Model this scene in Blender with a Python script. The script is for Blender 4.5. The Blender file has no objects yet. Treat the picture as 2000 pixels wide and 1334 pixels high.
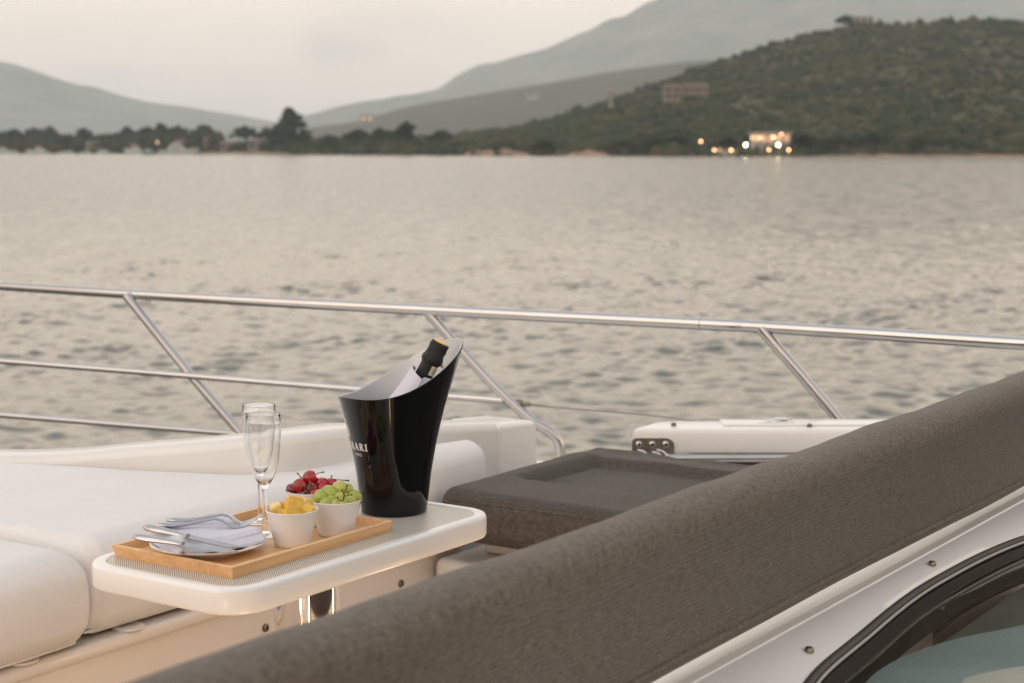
import bpy, bmesh, math, random
import numpy as np
from mathutils import Vector, Matrix, noise as mnoise

random.seed(7)
rng = np.random.default_rng(11)
R = math.radians
scene = bpy.context.scene
COL = scene.collection

# ------------------------------------------------------------------ frame of reference
# World: +Y is out over the bay, z = 0 is the water.  The yacht's own axes (u athwart to
# starboard, v forward, h height relative to eye level) are turned 56 degrees.
EYE = 4.0
YAW = R(56)
AX = (math.cos(YAW), math.sin(YAW))
BX = (-math.sin(YAW), math.cos(YAW))
def W(u, v, h):
    return Vector((u*AX[0]+v*BX[0], u*AX[1]+v*BX[1], EYE+h))

PITCH = R(6.5)
FPX = 3300.0
def far(x, y, d):
    """real-world point at ground distance d (metres along +Y) for a surveyed bearing"""
    a = (x-1000)/FPX; b = (667-y)/FPX
    r = (a, math.cos(PITCH)+b*math.sin(PITCH), -math.sin(PITCH)+b*math.cos(PITCH))
    k = d/r[1]
    return Vector((r[0]*k, d, EYE+r[2]*k))

# ------------------------------------------------------------------ materials
def new_mat(name):
    m = bpy.data.materials.new(name); m.use_nodes = True
    nt = m.node_tree
    return m, nt, nt.nodes['Principled BSDF']

def N(nt, t, **kw):
    n = nt.nodes.new(t)
    for k, v in kw.items():
        if k in n.inputs.keys() if hasattr(n.inputs, 'keys') else False:
            n.inputs[k].default_value = v
        else:
            setattr(n, k, v)
    return n

def coords(nt, scale=(1, 1, 1), rot=(0, 0, 0), kind='Object'):
    tc = nt.nodes.new('ShaderNodeTexCoord')
    mp = nt.nodes.new('ShaderNodeMapping')
    mp.inputs['Scale'].default_value = scale
    mp.inputs['Rotation'].default_value = rot
    nt.links.new(tc.outputs[kind], mp.inputs['Vector'])
    return mp.outputs['Vector']

def noise_tex(nt, vec, scale, detail=3, rough=0.55):
    n = nt.nodes.new('ShaderNodeTexNoise')
    n.inputs['Scale'].default_value = scale
    n.inputs['Detail'].default_value = detail
    n.inputs['Roughness'].default_value = rough
    if vec is not None: nt.links.new(vec, n.inputs['Vector'])
    return n

def ramp(nt, fac, stops):
    r = nt.nodes.new('ShaderNodeValToRGB')
    el = r.color_ramp.elements
    while len(el) < len(stops): el.new(0.5)
    for e, (p, c) in zip(el, stops):
        e.position = p; e.color = (*c, 1) if len(c) == 3 else c
    nt.links.new(fac, r.inputs['Fac'])
    return r

def bump(nt, height, strength, dist, normal=None):
    b = nt.nodes.new('ShaderNodeBump')
    b.inputs['Strength'].default_value = strength
    b.inputs['Distance'].default_value = dist
    nt.links.new(height, b.inputs['Height'])
    if normal is not None: nt.links.new(normal, b.inputs['Normal'])
    return b

def plain(name, col, rough=0.5, metal=0.0, var=0.06, scale=9, coat=0.0, spec=0.5, bmp=0.0):
    m, nt, p = new_mat(name)
    v = coords(nt)
    n = noise_tex(nt, v, scale, 4)
    lo = tuple(c*(1-var) for c in col); hi = tuple(min(1, c*(1+var)) for c in col)
    r = ramp(nt, n.outputs['Fac'], [(0.3, lo), (0.7, hi)])
    nt.links.new(r.outputs['Color'], p.inputs['Base Color'])
    p.inputs['Roughness'].default_value = rough
    p.inputs['Metallic'].default_value = metal
    p.inputs['Coat Weight'].default_value = coat
    p.inputs['Coat Roughness'].default_value = 0.06
    p.inputs['Specular IOR Level'].default_value = spec
    if bmp:
        n2 = noise_tex(nt, v, scale*12, 2)
        b = bump(nt, n2.outputs['Fac'], bmp, 0.002)
        nt.links.new(b.outputs['Normal'], p.inputs['Normal'])
    return m

def gelcoat(name, col):
    m, nt, p = new_mat(name)
    v = coords(nt)
    n = noise_tex(nt, v, 3.0, 5, 0.6)
    r = ramp(nt, n.outputs['Fac'], [(0.25, tuple(c*0.95 for c in col)), (0.75, col)])
    nt.links.new(r.outputs['Color'], p.inputs['Base Color'])
    n2 = noise_tex(nt, v, 14.0, 3)
    rr = ramp(nt, n2.outputs['Fac'], [(0.3, (0.30,)*3), (0.8, (0.36,)*3)])
    nt.links.new(rr.outputs['Color'], p.inputs['Roughness'])
    p.inputs['Coat Weight'].default_value = 0.3
    p.inputs['Coat Roughness'].default_value = 0.12
    return m

def weave(name, dark, light, pitch, rough=0.9, bstr=0.5, patch=0.12, wr=0.3):
    wrs = wr
    """woven cloth: two thread directions with uneven yarn, soft blotches over it"""
    m, nt, p = new_mat(name)
    f = 1.0/pitch
    a = noise_tex(nt, coords(nt, (f*0.22, f, f)), 1.0, 2, 0.7)
    b = noise_tex(nt, coords(nt, (f, f*0.2, f*0.2)), 1.0, 2, 0.7)
    mx = nt.nodes.new('ShaderNodeMath'); mx.operation = 'ADD'
    nt.links.new(a.outputs['Fac'], mx.inputs[0]); nt.links.new(b.outputs['Fac'], mx.inputs[1])
    hf = nt.nodes.new('ShaderNodeMath'); hf.operation = 'MULTIPLY'; hf.inputs[1].default_value = 0.5
    nt.links.new(mx.outputs[0], hf.inputs[0])
    sc = 0.314/(pitch*1.35)
    ws_ = []
    for rot, ax_ in (((0, 0, 0), 'X'), ((R(45), 0, 0), 'Z')):
        w_ = nt.nodes.new('ShaderNodeTexWave'); w_.wave_type = 'BANDS'; w_.bands_direction = ax_
        w_.inputs['Scale'].default_value = sc; w_.inputs['Distortion'].default_value = 1.2
        w_.inputs['Detail'].default_value = 2.0; w_.inputs['Detail Scale'].default_value = 0.6
        nt.links.new(coords(nt, (1, 1, 1), rot), w_.inputs['Vector']); ws_.append(w_)
    pr = nt.nodes.new('ShaderNodeMath'); pr.operation = 'ADD'
    nt.links.new(ws_[0].outputs['Fac'], pr.inputs[0]); nt.links.new(ws_[1].outputs['Fac'], pr.inputs[1])
    thr = nt.nodes.new('ShaderNodeMath'); thr.operation = 'MULTIPLY_ADD'; thr.inputs[1].default_value = 0.075
    nt.links.new(pr.outputs[0], thr.inputs[0])
    sub = nt.nodes.new('ShaderNodeMath'); sub.operation = 'MULTIPLY_ADD'; sub.inputs[1].default_value = 0.85; sub.inputs[2].default_value = 0.0
    nt.links.new(hf.outputs[0], sub.inputs[0]); nt.links.new(sub.outputs[0], thr.inputs[2])
    hf = thr
    c = ramp(nt, hf.outputs[0], [(0.34, dark), (0.66, light)])
    big = noise_tex(nt, coords(nt), 7.0, 4, 0.6)
    br = ramp(nt, big.outputs['Fac'], [(0.3, (1-patch,)*3), (0.7, (1.0,)*3)])
    mul = nt.nodes.new('ShaderNodeMix'); mul.data_type = 'RGBA'; mul.blend_type = 'MULTIPLY'
    mul.inputs[0].default_value = 1.0
    nt.links.new(c.outputs['Color'], mul.inputs[6]); nt.links.new(br.outputs['Color'], mul.inputs[7])
    nt.links.new(mul.outputs[2], p.inputs['Base Color'])
    p.inputs['Roughness'].default_value = rough
    p.inputs['Specular IOR Level'].default_value = 0.25
    p.inputs['Sheen Weight'].default_value = 0.08
    p.inputs['Sheen Roughness'].default_value = 0.5
    wr = noise_tex(nt, coords(nt, (5, 9, 9)), 1.0, 3)
    b1 = bump(nt, wr.outputs['Fac'], wrs, 0.012)
    b2 = bump(nt, hf.outputs[0], bstr, pitch*0.8, b1.outputs['Normal'])
    nt.links.new(b2.outputs['Normal'], p.inputs['Normal'])
    return m

M = {}
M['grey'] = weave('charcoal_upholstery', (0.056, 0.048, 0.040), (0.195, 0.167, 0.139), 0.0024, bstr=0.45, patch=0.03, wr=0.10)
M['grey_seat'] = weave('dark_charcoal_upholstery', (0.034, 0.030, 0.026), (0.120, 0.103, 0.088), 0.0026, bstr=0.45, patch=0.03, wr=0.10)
M['grey_trim'] = weave('charcoal_piping', (0.075, 0.062, 0.052), (0.15, 0.124, 0.104), 0.002, bstr=0.4)
M['thread'] = plain('pale_thread', (0.27, 0.24, 0.21), 0.8)
M['towel'] = weave('white_towelling', (0.69, 0.67, 0.65), (0.75, 0.735, 0.72), 0.003, bstr=0.25, patch=0.03)
M['gel'] = gelcoat('white_gelcoat', (0.80, 0.775, 0.74))
M['gel_coaming'] = gelcoat('coaming_gelcoat', (0.69, 0.665, 0.63))
M['gel_warm'] = gelcoat('cream_gelcoat', (0.77, 0.71, 0.65))
M['gel_table'] = gelcoat('white_table_gelcoat', (0.82, 0.80, 0.775))
M['deck'] = plain('deck_nonskid', (0.46, 0.32, 0.21), 0.7, bmp=0.4)
M['steel'] = plain('polished_steel', (0.50, 0.485, 0.48), 0.07, 1.0, 0.04)
M['chrome'] = plain('mirror_chrome', (0.80, 0.79, 0.79), 0.03, 1.0, 0.03)
M['cutlery'] = plain('cutlery_steel', (0.45, 0.45, 0.46), 0.17, 1.0, 0.06, 40)
M['brushed'] = plain('brushed_plate_steel', (0.62, 0.55, 0.50), 0.28, 1.0, 0.1, 60)
M['bolt'] = plain('dull_bolt_steel', (0.22, 0.19, 0.16), 0.35, 1.0, 0.1)
M['rubber'] = plain('black_rubber', (0.045, 0.04, 0.035), 0.6)
M['frit'] = plain('black_glass_border', (0.022, 0.018, 0.014), 0.30)
M['grey_paint'] = plain('grey_trim_paint', (0.36, 0.34, 0.31), 0.4)
M['black'] = plain('black_lacquer', (0.003, 0.0042, 0.0052), 0.05, 0.0, 0.1, coat=0.0, spec=0.42)
M['satin'] = plain('brushed_grey_lining', (0.47, 0.475, 0.48), 0.42, 0.35, 0.05)
M['ink'] = plain('silver_print', (0.74, 0.72, 0.70), 0.45)
M['ceramic'] = plain('white_glazed_ceramic', (0.80, 0.775, 0.75), 0.12, 0, 0.02, coat=0.4)
M['napkin'] = weave('lavender_linen', (0.56, 0.55, 0.63), (0.68, 0.67, 0.75), 0.0016, bstr=0.4, patch=0.05)
M['foil'] = plain('black_foil', (0.010, 0.010, 0.010), 0.26, 0.3, 0.3, 60, bmp=0.9)
M['gold'] = plain('gold_foil', (0.72, 0.45, 0.14), 0.38, 0.7, 0.12, 120)
M['bottle'] = plain('dark_bottle_glass', (0.012, 0.014, 0.010), 0.12)
M['label'] = plain('cream_paper_label', (0.62, 0.55, 0.38), 0.7, 0, 0.1, 300)
M['tag'] = plain('brown_stitching', (0.35, 0.12, 0.08), 0.8)

def glass_mat():
    m, nt, p = new_mat('clear_glass')
    p.inputs['Base Color'].default_value = (1, 1, 1, 1)
    p.inputs['Transmission Weight'].default_value = 1.0
    p.inputs['Roughness'].default_value = 0.0
    p.inputs['IOR'].default_value = 1.45
    n = noise_tex(nt, coords(nt), 60, 1)
    r = ramp(nt, n.outputs['Fac'], [(0.3, (0.97, 0.98, 0.98)), (0.7, (1, 1, 1))])
    nt.links.new(r.outputs['Color'], p.inputs['Base Color'])
    return m
M['glass'] = glass_mat()

def tinted_pane():
    m, nt, p = new_mat('tinted_windscreen')
    nt.nodes.remove(p)
    out = nt.nodes['Material Output']
    g = nt.nodes.new('ShaderNodeBsdfGlossy'); g.inputs['Roughness'].default_value = 0.02
    t = nt.nodes.new('ShaderNodeBsdfTransparent'); t.inputs['Color'].default_value = (0.95, 0.97, 0.95, 1)
    f = nt.nodes.new('ShaderNodeFresnel'); f.inputs['IOR'].default_value = 1.5
    v = noise_tex(nt, coords(nt), 5, 3)
    b = bump(nt, v.outputs['Fac'], 0.05, 0.004)
    nt.links.new(b.outputs['Normal'], g.inputs['Normal'])
    mx = nt.nodes.new('ShaderNodeMixShader')
    nt.links.new(f.outputs[0], mx.inputs[0]); nt.links.new(t.outputs[0], mx.inputs[1]); nt.links.new(g.outputs[0], mx.inputs[2])
    nt.links.new(mx.outputs[0], out.inputs['Surface'])
    return m
M['pane'] = tinted_pane()
M['curtain'] = weave('teal_blind', (0.46, 0.57, 0.55), (0.56, 0.66, 0.635), 0.004, patch=0.2)
M['dash'] = plain('cabin_dash', (0.22, 0.225, 0.175), 0.8, var=0.25, scale=5)
M['cream'] = plain('cream_cabin_liner', (0.88, 0.82, 0.70), 0.6)

def bamboo(name):
    m, nt, p = new_mat(name)
    v = coords(nt, (6, 110, 110))
    n = noise_tex(nt, v, 1.0, 4, 0.65)
    n2 = noise_tex(nt, coords(nt, (2.5, 26, 26)), 1.0, 3)
    add = nt.nodes.new('ShaderNodeMath'); add.operation = 'ADD'
    nt.links.new(n.outputs['Fac'], add.inputs[0]); nt.links.new(n2.outputs['Fac'], add.inputs[1])
    hf = nt.nodes.new('ShaderNodeMath'); hf.operation = 'MULTIPLY'; hf.inputs[1].default_value = 0.5
    nt.links.new(add.outputs[0], hf.inputs[0])
    r = ramp(nt, hf.outputs[0], [(0.32, (0.56, 0.30, 0.125)), (0.5, (0.73, 0.43, 0.20)), (0.68, (0.82, 0.525, 0.27))])
    nt.links.new(r.outputs['Color'], p.inputs['Base Color'])
    p.inputs['Roughness'].default_value = 0.42
    b = bump(nt, hf.outputs[0], 0.15, 0.001)
    nt.links.new(b.outputs['Normal'], p.inputs['Normal'])
    return m
M['bamboo'] = bamboo('bamboo_wood')

def ribbed():
    m, nt, p = new_mat('ribbed_woven_vinyl')
    vec = coords(nt, (1, 1, 1), (0, 0, R(-47)))
    w = nt.nodes.new('ShaderNodeTexWave'); w.wave_type = 'BANDS'; w.bands_direction = 'Y'
    w.inputs['Scale'].default_value = 96.0
    w.inputs['Distortion'].default_value = 0.6
    w.inputs['Detail'].default_value = 1.0
    nt.links.new(vec, w.inputs['Vector'])
    r = ramp(nt, w.outputs['Fac'], [(0.22, (0.22, 0.205, 0.18)), (0.60, (0.70, 0.65, 0.57))])
    nt.links.new(r.outputs['Color'], p.inputs['Base Color'])
    p.inputs['Roughness'].default_value = 0.33
    b = bump(nt, w.outputs['Fac'], 0.25, 0.001)
    nt.links.new(b.outputs['Normal'], p.inputs['Normal'])
    return m
M['mat'] = ribbed()

def fruit(name, a, b, rough, sss, scale=40, coat=0.0, rad=(1, .4, .2)):
    m, nt, p = new_mat(name)
    n = noise_tex(nt, coords(nt), scale, 4)
    r = ramp(nt, n.outputs['Fac'], [(0.3, a), (0.72, b)])
    nt.links.new(r.outputs['Color'], p.inputs['Base Color'])
    p.inputs['Roughness'].default_value = rough
    p.inputs['Subsurface Weight'].default_value = sss
    p.inputs['Subsurface Radius'].default_value = rad
    p.inputs['Subsurface Scale'].default_value = 0.006
    p.inputs['Coat Weight'].default_value = coat
    p.inputs['Coat Roughness'].default_value = 0.08
    return m
M['cherry'] = fruit('red_cherry_skin', (0.27, 0.003, 0.007), (0.50, 0.010, 0.018), 0.13, 0.05, 30, 0.5)
M['cherry_dark'] = fruit('dark_cherry_skin', (0.12, 0.002, 0.005), (0.25, 0.004, 0.010), 0.13, 0.05, 30, 0.5)
M['grape'] = fruit('green_grape_skin', (0.27, 0.33, 0.04), (0.40, 0.45, 0.075), 0.28, 0.45, 50, 0.2, (0.8, 1, .3))
M['grape_ripe'] = fruit('yellow_green_grape_skin', (0.36, 0.37, 0.06), (0.50, 0.48, 0.12), 0.28, 0.45, 50, 0.2, (0.8, 1, .3))
M['pine_pale'] = fruit('pale_pineapple_flesh', (0.74, 0.52, 0.16), (0.84, 0.66, 0.27), 0.38, 0.3, 90, 0.2, (1, .7, .2))
M['pine'] = fruit('pineapple_flesh', (0.66, 0.36, 0.03), (0.80, 0.55, 0.09), 0.38, 0.3, 90, 0.2, (1, .7, .2))
M['stem'] = plain('fruit_stem', (0.13, 0.14, 0.045), 0.7, 0, 0.3, 80)
M['stem_brown'] = plain('dry_fruit_stem', (0.10, 0.055, 0.03), 0.7, 0, 0.3, 80)

# ------------------------------------------------------------------ geometry collector
class G:
    def __init__(s): s.v = []; s.f = []
    def add(s, vs, fs):
        o = len(s.v); s.v += [tuple(p) for p in vs]; s.f += [tuple(i+o for i in f) for f in fs]; return s
    def xf(s, mat, start=0):
        s.v[start:] = [tuple(mat @ Vector(p)) for p in s.v[start:]]; return s
    def rbox(s, u0, u1, v0, v1, h0, h1, r=0.004, seg=3, n=(1, 1, 1), deform=None):
        lo = (u0, v0, h0); hi = (u1, v1, h1)
        ax = []
        for k in range(3):
            rr = min(r, (hi[k]-lo[k])*0.499)
            a = [lo[k]+rr*(1-math.cos(math.pi/2*i/seg)) if r > 0 else lo[k] for i in range(seg)] if r > 0 else []
            a = [lo[k]+rr*i/seg for i in range(seg)] if r > 0 else []
            mid = [lo[k]+rr+(hi[k]-lo[k]-2*rr)*i/n[k] for i in range(n[k]+1)]
            b = [hi[k]-rr+rr*(i+1)/seg for i in range(seg)] if r > 0 else []
            ax.append(a+mid+b)
        idx = {}; vs = []; fs = []
        def vert(p):
            key = tuple(round(c, 6) for c in p)
            if key in idx: return idx[key]
            q = [min(max(p[k], lo[k]+min(r, (hi[k]-lo[k])*.499)), hi[k]-min(r, (hi[k]-lo[k])*.499)) for k in range(3)]
            d = Vector([p[k]-q[k] for k in range(3)])
            if d.length > 1e-9 and r > 0:
                d = d.normalized()*r
                rk = [min(r, (hi[k]-lo[k])*.499) for k in range(3)]
                d = Vector([d[k]*rk[k]/r for k in range(3)])
            o = Vector(q)+d
            if deform: o = Vector(deform(o[0], o[1], o[2]))
            vs.append(tuple(o)); idx[key] = len(vs)-1
            return idx[key]
        for k in range(3):
            i, j = (k+1) % 3, (k+2) % 3
            for side in (0, 1):
                c = hi[k] if side else lo[k]
                for a in range(len(ax[i])-1):
                    for b in range(len(ax[j])-1):
                        quad = []
                        for (x, y) in ((a, b), (a+1, b), (a+1, b+1), (a, b+1)):
                            p = [0, 0, 0]; p[k] = c; p[i] = ax[i][x]; p[j] = ax[j][y]
                            quad.append(vert(p))
                        if len(set(quad)) == 4:
                            fs.append(quad if side else quad[::-1])
        return s.add(vs, fs)
    def lathe(s, prof, seg=48, c=(0, 0, 0)):
        vs = []; fs = []
        rings = []
        for (r, z) in prof:
            if r < 1e-7:
                rings.append([len(vs)]); vs.append((c[0], c[1], c[2]+z))
            else:
                rings.append(list(range(len(vs), len(vs)+seg)))
                vs += [(c[0]+r*math.cos(2*math.pi*k/seg), c[1]+r*math.sin(2*math.pi*k/seg), c[2]+z) for k in range(seg)]
        for a, b in zip(rings[:-1], rings[1:]):
            for k in range(seg):
                k2 = (k+1) % seg
                if len(a) == 1 and len(b) == 1: continue
                if len(a) == 1: fs.append((a[0], b[k2], b[k])[::-1])
                elif len(b) == 1: fs.append((a[k], a[k2], b[0]))
                else: fs.append((a[k], a[k2], b[k2], b[k]))
        return s.add(vs, fs)
    def tube(s, pts, rad, seg=12, cap=True):
        pts = [Vector(p) for p in pts]
        if not hasattr(rad, '__len__'): rad = [rad]*len(pts)
        vs = []; fs = []
        t0 = (pts[1]-pts[0]).normalized()
        nrm = t0.orthogonal().normalized()
        for i, p in enumerate(pts):
            if i == 0: t = t0
            elif i == len(pts)-1: t = (pts[i]-pts[i-1]).normalized()
            else: t = ((pts[i+1]-pts[i]).normalized()+(pts[i]-pts[i-1]).normalized()).normalized()
            nrm = (nrm-t*nrm.dot(t)).normalized(); bn = t.cross(nrm)
            for k in range(seg):
                a = 2*math.pi*k/seg
                vs.append(p+nrm*(rad[i]*math.cos(a))+bn*(rad[i]*math.sin(a)))
        for i in range(len(pts)-1):
            for k in range(seg):
                k2 = (k+1) % seg
                fs.append((i*seg+k, i*seg+k2, (i+1)*seg+k2, (i+1)*seg+k))
        if cap:
            fs.append(tuple(range(seg))[::-1]); fs.append(tuple((len(pts)-1)*seg+k for k in range(seg)))
        return s.add(vs, fs)
    def ball(s, c, r, seg=16, rings=10, jit=0.0):
        prof = [(r*math.sin(math.pi*i/rings), -r*math.cos(math.pi*i/rings)) for i in range(rings+1)]
        prof[0] = (0, -r); prof[-1] = (0, r)
        return s.lathe(prof, seg, c)
    def prism(s, poly, z0, z1):
        n = len(poly)
        z0s = z0 if hasattr(z0, '__len__') else [z0]*n
        z1s = z1 if hasattr(z1, '__len__') else [z1]*n
        vs = [(p[0], p[1], z) for p, z in zip(poly, z0s)]+[(p[0], p[1], z) for p, z in zip(poly, z1s)]
        fs = [tuple(range(n))[::-1], tuple(range(n, 2*n))]
        fs += [(i, (i+1) % n, n+(i+1) % n, n+i) for i in range(n)]
        return s.add(vs, fs)

def link_mesh(name, g, mat, parent=None, smooth=True, angle=40):
    me = bpy.data.meshes.new(name)
    me.from_pydata([tuple(p) for p in g.v], [], g.f)
    bm = bmesh.new(); bm.from_mesh(me)
    bmesh.ops.recalc_face_normals(bm, faces=bm.faces)
    if smooth:
        for f in bm.faces: f.smooth = True
        lim = R(angle)
        for e in bm.edges:
            if len(e.link_faces) == 2 and e.calc_face_angle(0) > lim: e.smooth = False
    bm.to_mesh(me); bm.free()
    if isinstance(mat, str): mat = M[mat]
    me.materials.append(mat)
    o = bpy.data.objects.new(name, me); COL.objects.link(o)
    if parent is not None: o.parent = parent
    return o

def tag(o, label=None, cat=None, group=None, kind=None):
    if label: o['label'] = label
    if cat: o['category'] = cat
    if group: o['group'] = group
    if kind: o['kind'] = kind
    return o

def thing(name, label, cat, uvh=(0, 0, 0), rot=0.0, group=None):
    """an Empty standing on the yacht, local axes = yacht axes (turned by rot)"""
    o = bpy.data.objects.new(name, None); COL.objects.link(o)
    o.empty_display_size = 0.05
    o.location = W(*uvh); o.rotation_euler = (0, 0, YAW+rot)
    return tag(o, label, cat, group)

def onboat(o, uvh=(0, 0, 0), rot=0.0):
    o.location = W(*uvh); o.rotation_euler = (0, 0, YAW+rot); return o

def wthing(name, label, cat, loc, rz=0.0, group=None):
    o = bpy.data.objects.new(name, None); COL.objects.link(o)
    o.location = loc; o.rotation_euler = (0, 0, rz)
    return tag(o, label, cat, group)

def shift(c):  # helper: geometry given in absolute yacht coordinates -> relative to thing base c
    return Matrix.Translation((-c[0], -c[1], -c[2]))

def smoothstep(a, b, x):
    t = min(1, max(0, (x-a)/(b-a))); return t*t*(3-2*t)

def catmull(pts, n=8):
    pts = [Vector(p) for p in pts]; out = []
    for i in range(len(pts)-1):
        p0 = pts[max(i-1, 0)]; p1 = pts[i]; p2 = pts[i+1]; p3 = pts[min(i+2, len(pts)-1)]
        for k in range(n):
            t = k/n
            out.append(0.5*((2*p1)+(p2-p0)*t+(2*p0-5*p1+4*p2-p3)*t*t+(3*p1-p0-3*p2+p3)*t**3))
    out.append(pts[-1]); return out

# ================================================================== THE YACHT
# ---- hull and deck (setting)
g = G()
outline = [(-3.6, -4), (4.46, -4), (4.46, 1.0), (4.43, 2.5), (4.38, 2.95), (4.15, 3.72), (3.55, 4.45), (2.6, 5.3),
           (1.2, 6.2), (-0.3, 6.5), (-1.8, 6.2), (-3.0, 5.0), (-3.5, 3.0)]
g.prism([(p[0], p[1]) for p in outline], -3.9, -1.36)
o = onboat(link_mesh('deck', g, 'deck', smooth=False)); o['kind'] = 'structure'
# raised side deck outside the coaming
g = G()
inn = [(3.74, -4), (3.74, 2.2), (3.70, 2.42), (3.2, 2.48), (2.80, 2.60), (2.62, 2.9), (2.5, 3.4), (2.3, 4.2), (1.6, 4.9)]
out = [(4.44, -4), (4.44, 1.0), (4.41, 2.5), (4.36, 2.95), (4.13, 3.72), (3.53, 4.43), (2.55, 5.25)]
hh = {3.72: -0.985, 4.43: -1.02, 5.25: -1.05, 4.9: -1.05, 4.2: -1.02, 3.4: -1.0}
poly = out+inn[::-1]
g.prism(poly, [-1.359]*len(poly), [hh.get(p[1], -0.97) for p in poly])
o = onboat(link_mesh('side_deck', g, 'gel', smooth=False)); o['kind'] = 'structure'

# ---- coaming wall behind the sun pad
def sweep(g, path, section):
    """path: list of (u,v,h); section(i)-> list of (offset_out, dh)"""
    n = None; vs = []; fs = []
    P = [Vector((p[0], p[1], 0)) for p in path]
    for i, p in enumerate(path):
        t = (P[min(i+1, len(P)-1)]-P[max(i-1, 0)]).normalized()
        nn = Vector((-t.y, t.x, 0))     # to the left of travel
        sec = section(i, p); n = len(sec)
        for (off, dh) in sec:
            q = P[i]+nn*off; vs.append((q.x, q.y, dh))
    for i in range(len(path)-1):
        for k in range(n):
            k2 = (k+1) % n
            fs.append((i*n+k, i*n+k2, (i+1)*n+k2, (i+1)*n+k))
    fs.append(tuple(range(n))[::-1]); fs.append(tuple((len(path)-1)*n+k for k in range(n)))
    g.add(vs, fs)

base = (2.8, 2.36, -1.36)
ctrl = [(1.7, 4.6, -0.735), (2.15, 3.75, -0.70), (2.405, 2.98, -0.672), (2.508, 2.689, -0.640), (2.585, 2.47, -0.612), (2.66, 2.365, -0.603),
        (2.869, 2.345, -0.612), (3.134, 2.345, -0.643), (3.405, 2.345, -0.674), (3.56, 2.345, -0.690)]
path = [tuple(p) for p in catmull(ctrl, 10)]
def csec(i, p):
    t = p[2]; r = 0.022
    pts = [(0.0, -1.3), (0.0, t-r)]
    pts += [(r-r*math.cos(a), t-r+r*math.sin(a)) for a in (R(22), R(45), R(68), R(90))]
    wd = 0.12
    pts += [(wd-r+r*math.sin(a), t-r+r*math.cos(a)) for a in (0, R(30), R(60), R(90))]
    pts += [(wd+0.03, -1.3)]
    return pts
# travelling aft, the outboard side lies to the left
g = G(); sweep(g, path, csec); g.xf(shift(base))
cm = thing('coaming', 'white moulded coaming wall curving round behind the sun pad', 'coaming', base)
link_mesh('wall', g, 'gel_coaming', cm, angle=50)
# end block of the coaming, a few mm proud of the wall
g = G().rbox(3.412, 3.582, 2.338, 2.50, -1.30, -0.678, 0.014, 4,
             deform=lambda u, v, h: (u+(0.024*(-(h+0.69))/0.1*0.35 if u > 3.5 else 0), v, h-0.075*(u-3.412)))
g.xf(shift(base)); link_mesh('end_block', g, 'gel', cm)

# ---- base the cushions rest on
base = (2.4, 2.3, -1.36)
sb = thing('sun_pad_locker', 'cream moulded locker front below the white sun pad cushions', 'locker', base)
g = G().rbox(0.6, 3.13, 2.25, 4.2, -1.36, -0.878, 0.016, 4)
g.xf(shift(base)); link_mesh('front_panel', g, 'gel_warm', sb)
g = G().rbox(0.58, 3.14, 2.236, 2.30, -0.898, -0.868, 0.012, 4)
g.xf(shift(base)); link_mesh('lip', g, 'gel_warm', sb)
for (u, h) in ((2.453, -0.951), (2.894, -0.956)):
    g = G().lathe([(0, -0.006), (0.0085, -0.006), (0.0085, 0.001), (0.006, 0.0035), (0.0028, 0.0038), (0.0026, 0.001), (0, 0.001)], 20)
    g.xf(Matrix.Translation((u, 2.248, h)) @ Matrix.Rotation(R(90), 4, 'X')); g.xf(shift(base))
    link_mesh('screw', g, 'bolt', sb)
for (u, v) in ((1.855, 2.262), (2.1, 2.262)):
    g = G().lathe([(0, 0), (0.030, 0), (0.030, 0.004), (0.022, 0.006), (0.020, 0.004), (0, 0.004)], 28, (u, v, -0.868))
    g.xf(shift(base)); link_mesh('snap_ring', g, 'gel_warm', sb)
# starboard side base carrying the charcoal seat
base = (3.3, 1.9, -1.36)
sb2 = thing('seat_plinth', 'cream moulded plinth under the dark grey seat cushion', 'locker', base)
g = G().rbox(2.995, 3.735, 0.98, 2.236, -1.36, -0.918, 0.02, 4); g.xf(shift(base)); link_mesh('plinth', g, 'gel_warm', sb2)
g = G().lathe([(0, 0), (0.052, 0), (0.058, 0.006), (0.058, 0.030), (0.050, 0.036), (0, 0.036)], 32, (3.075, 1.98, -0.918))
g.xf(shift(base)); link_mesh('round_foot', g, 'gel', sb2)
g = G().rbox(0.3, 2.985, 1.06, 1.46, -1.36, -0.87, 0.02, 3); g.xf(shift(base)); link_mesh('bench', g, 'gel_warm', sb2)
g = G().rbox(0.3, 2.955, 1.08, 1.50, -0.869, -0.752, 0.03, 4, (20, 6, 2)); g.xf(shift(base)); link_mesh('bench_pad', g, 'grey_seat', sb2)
g = G().rbox(3.10, 3.72, 1.1, 2.17, -0.9175, -0.868, 0.01, 2); g.xf(shift(base)); link_mesh('riser', g, 'gel_warm', sb2)

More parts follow.
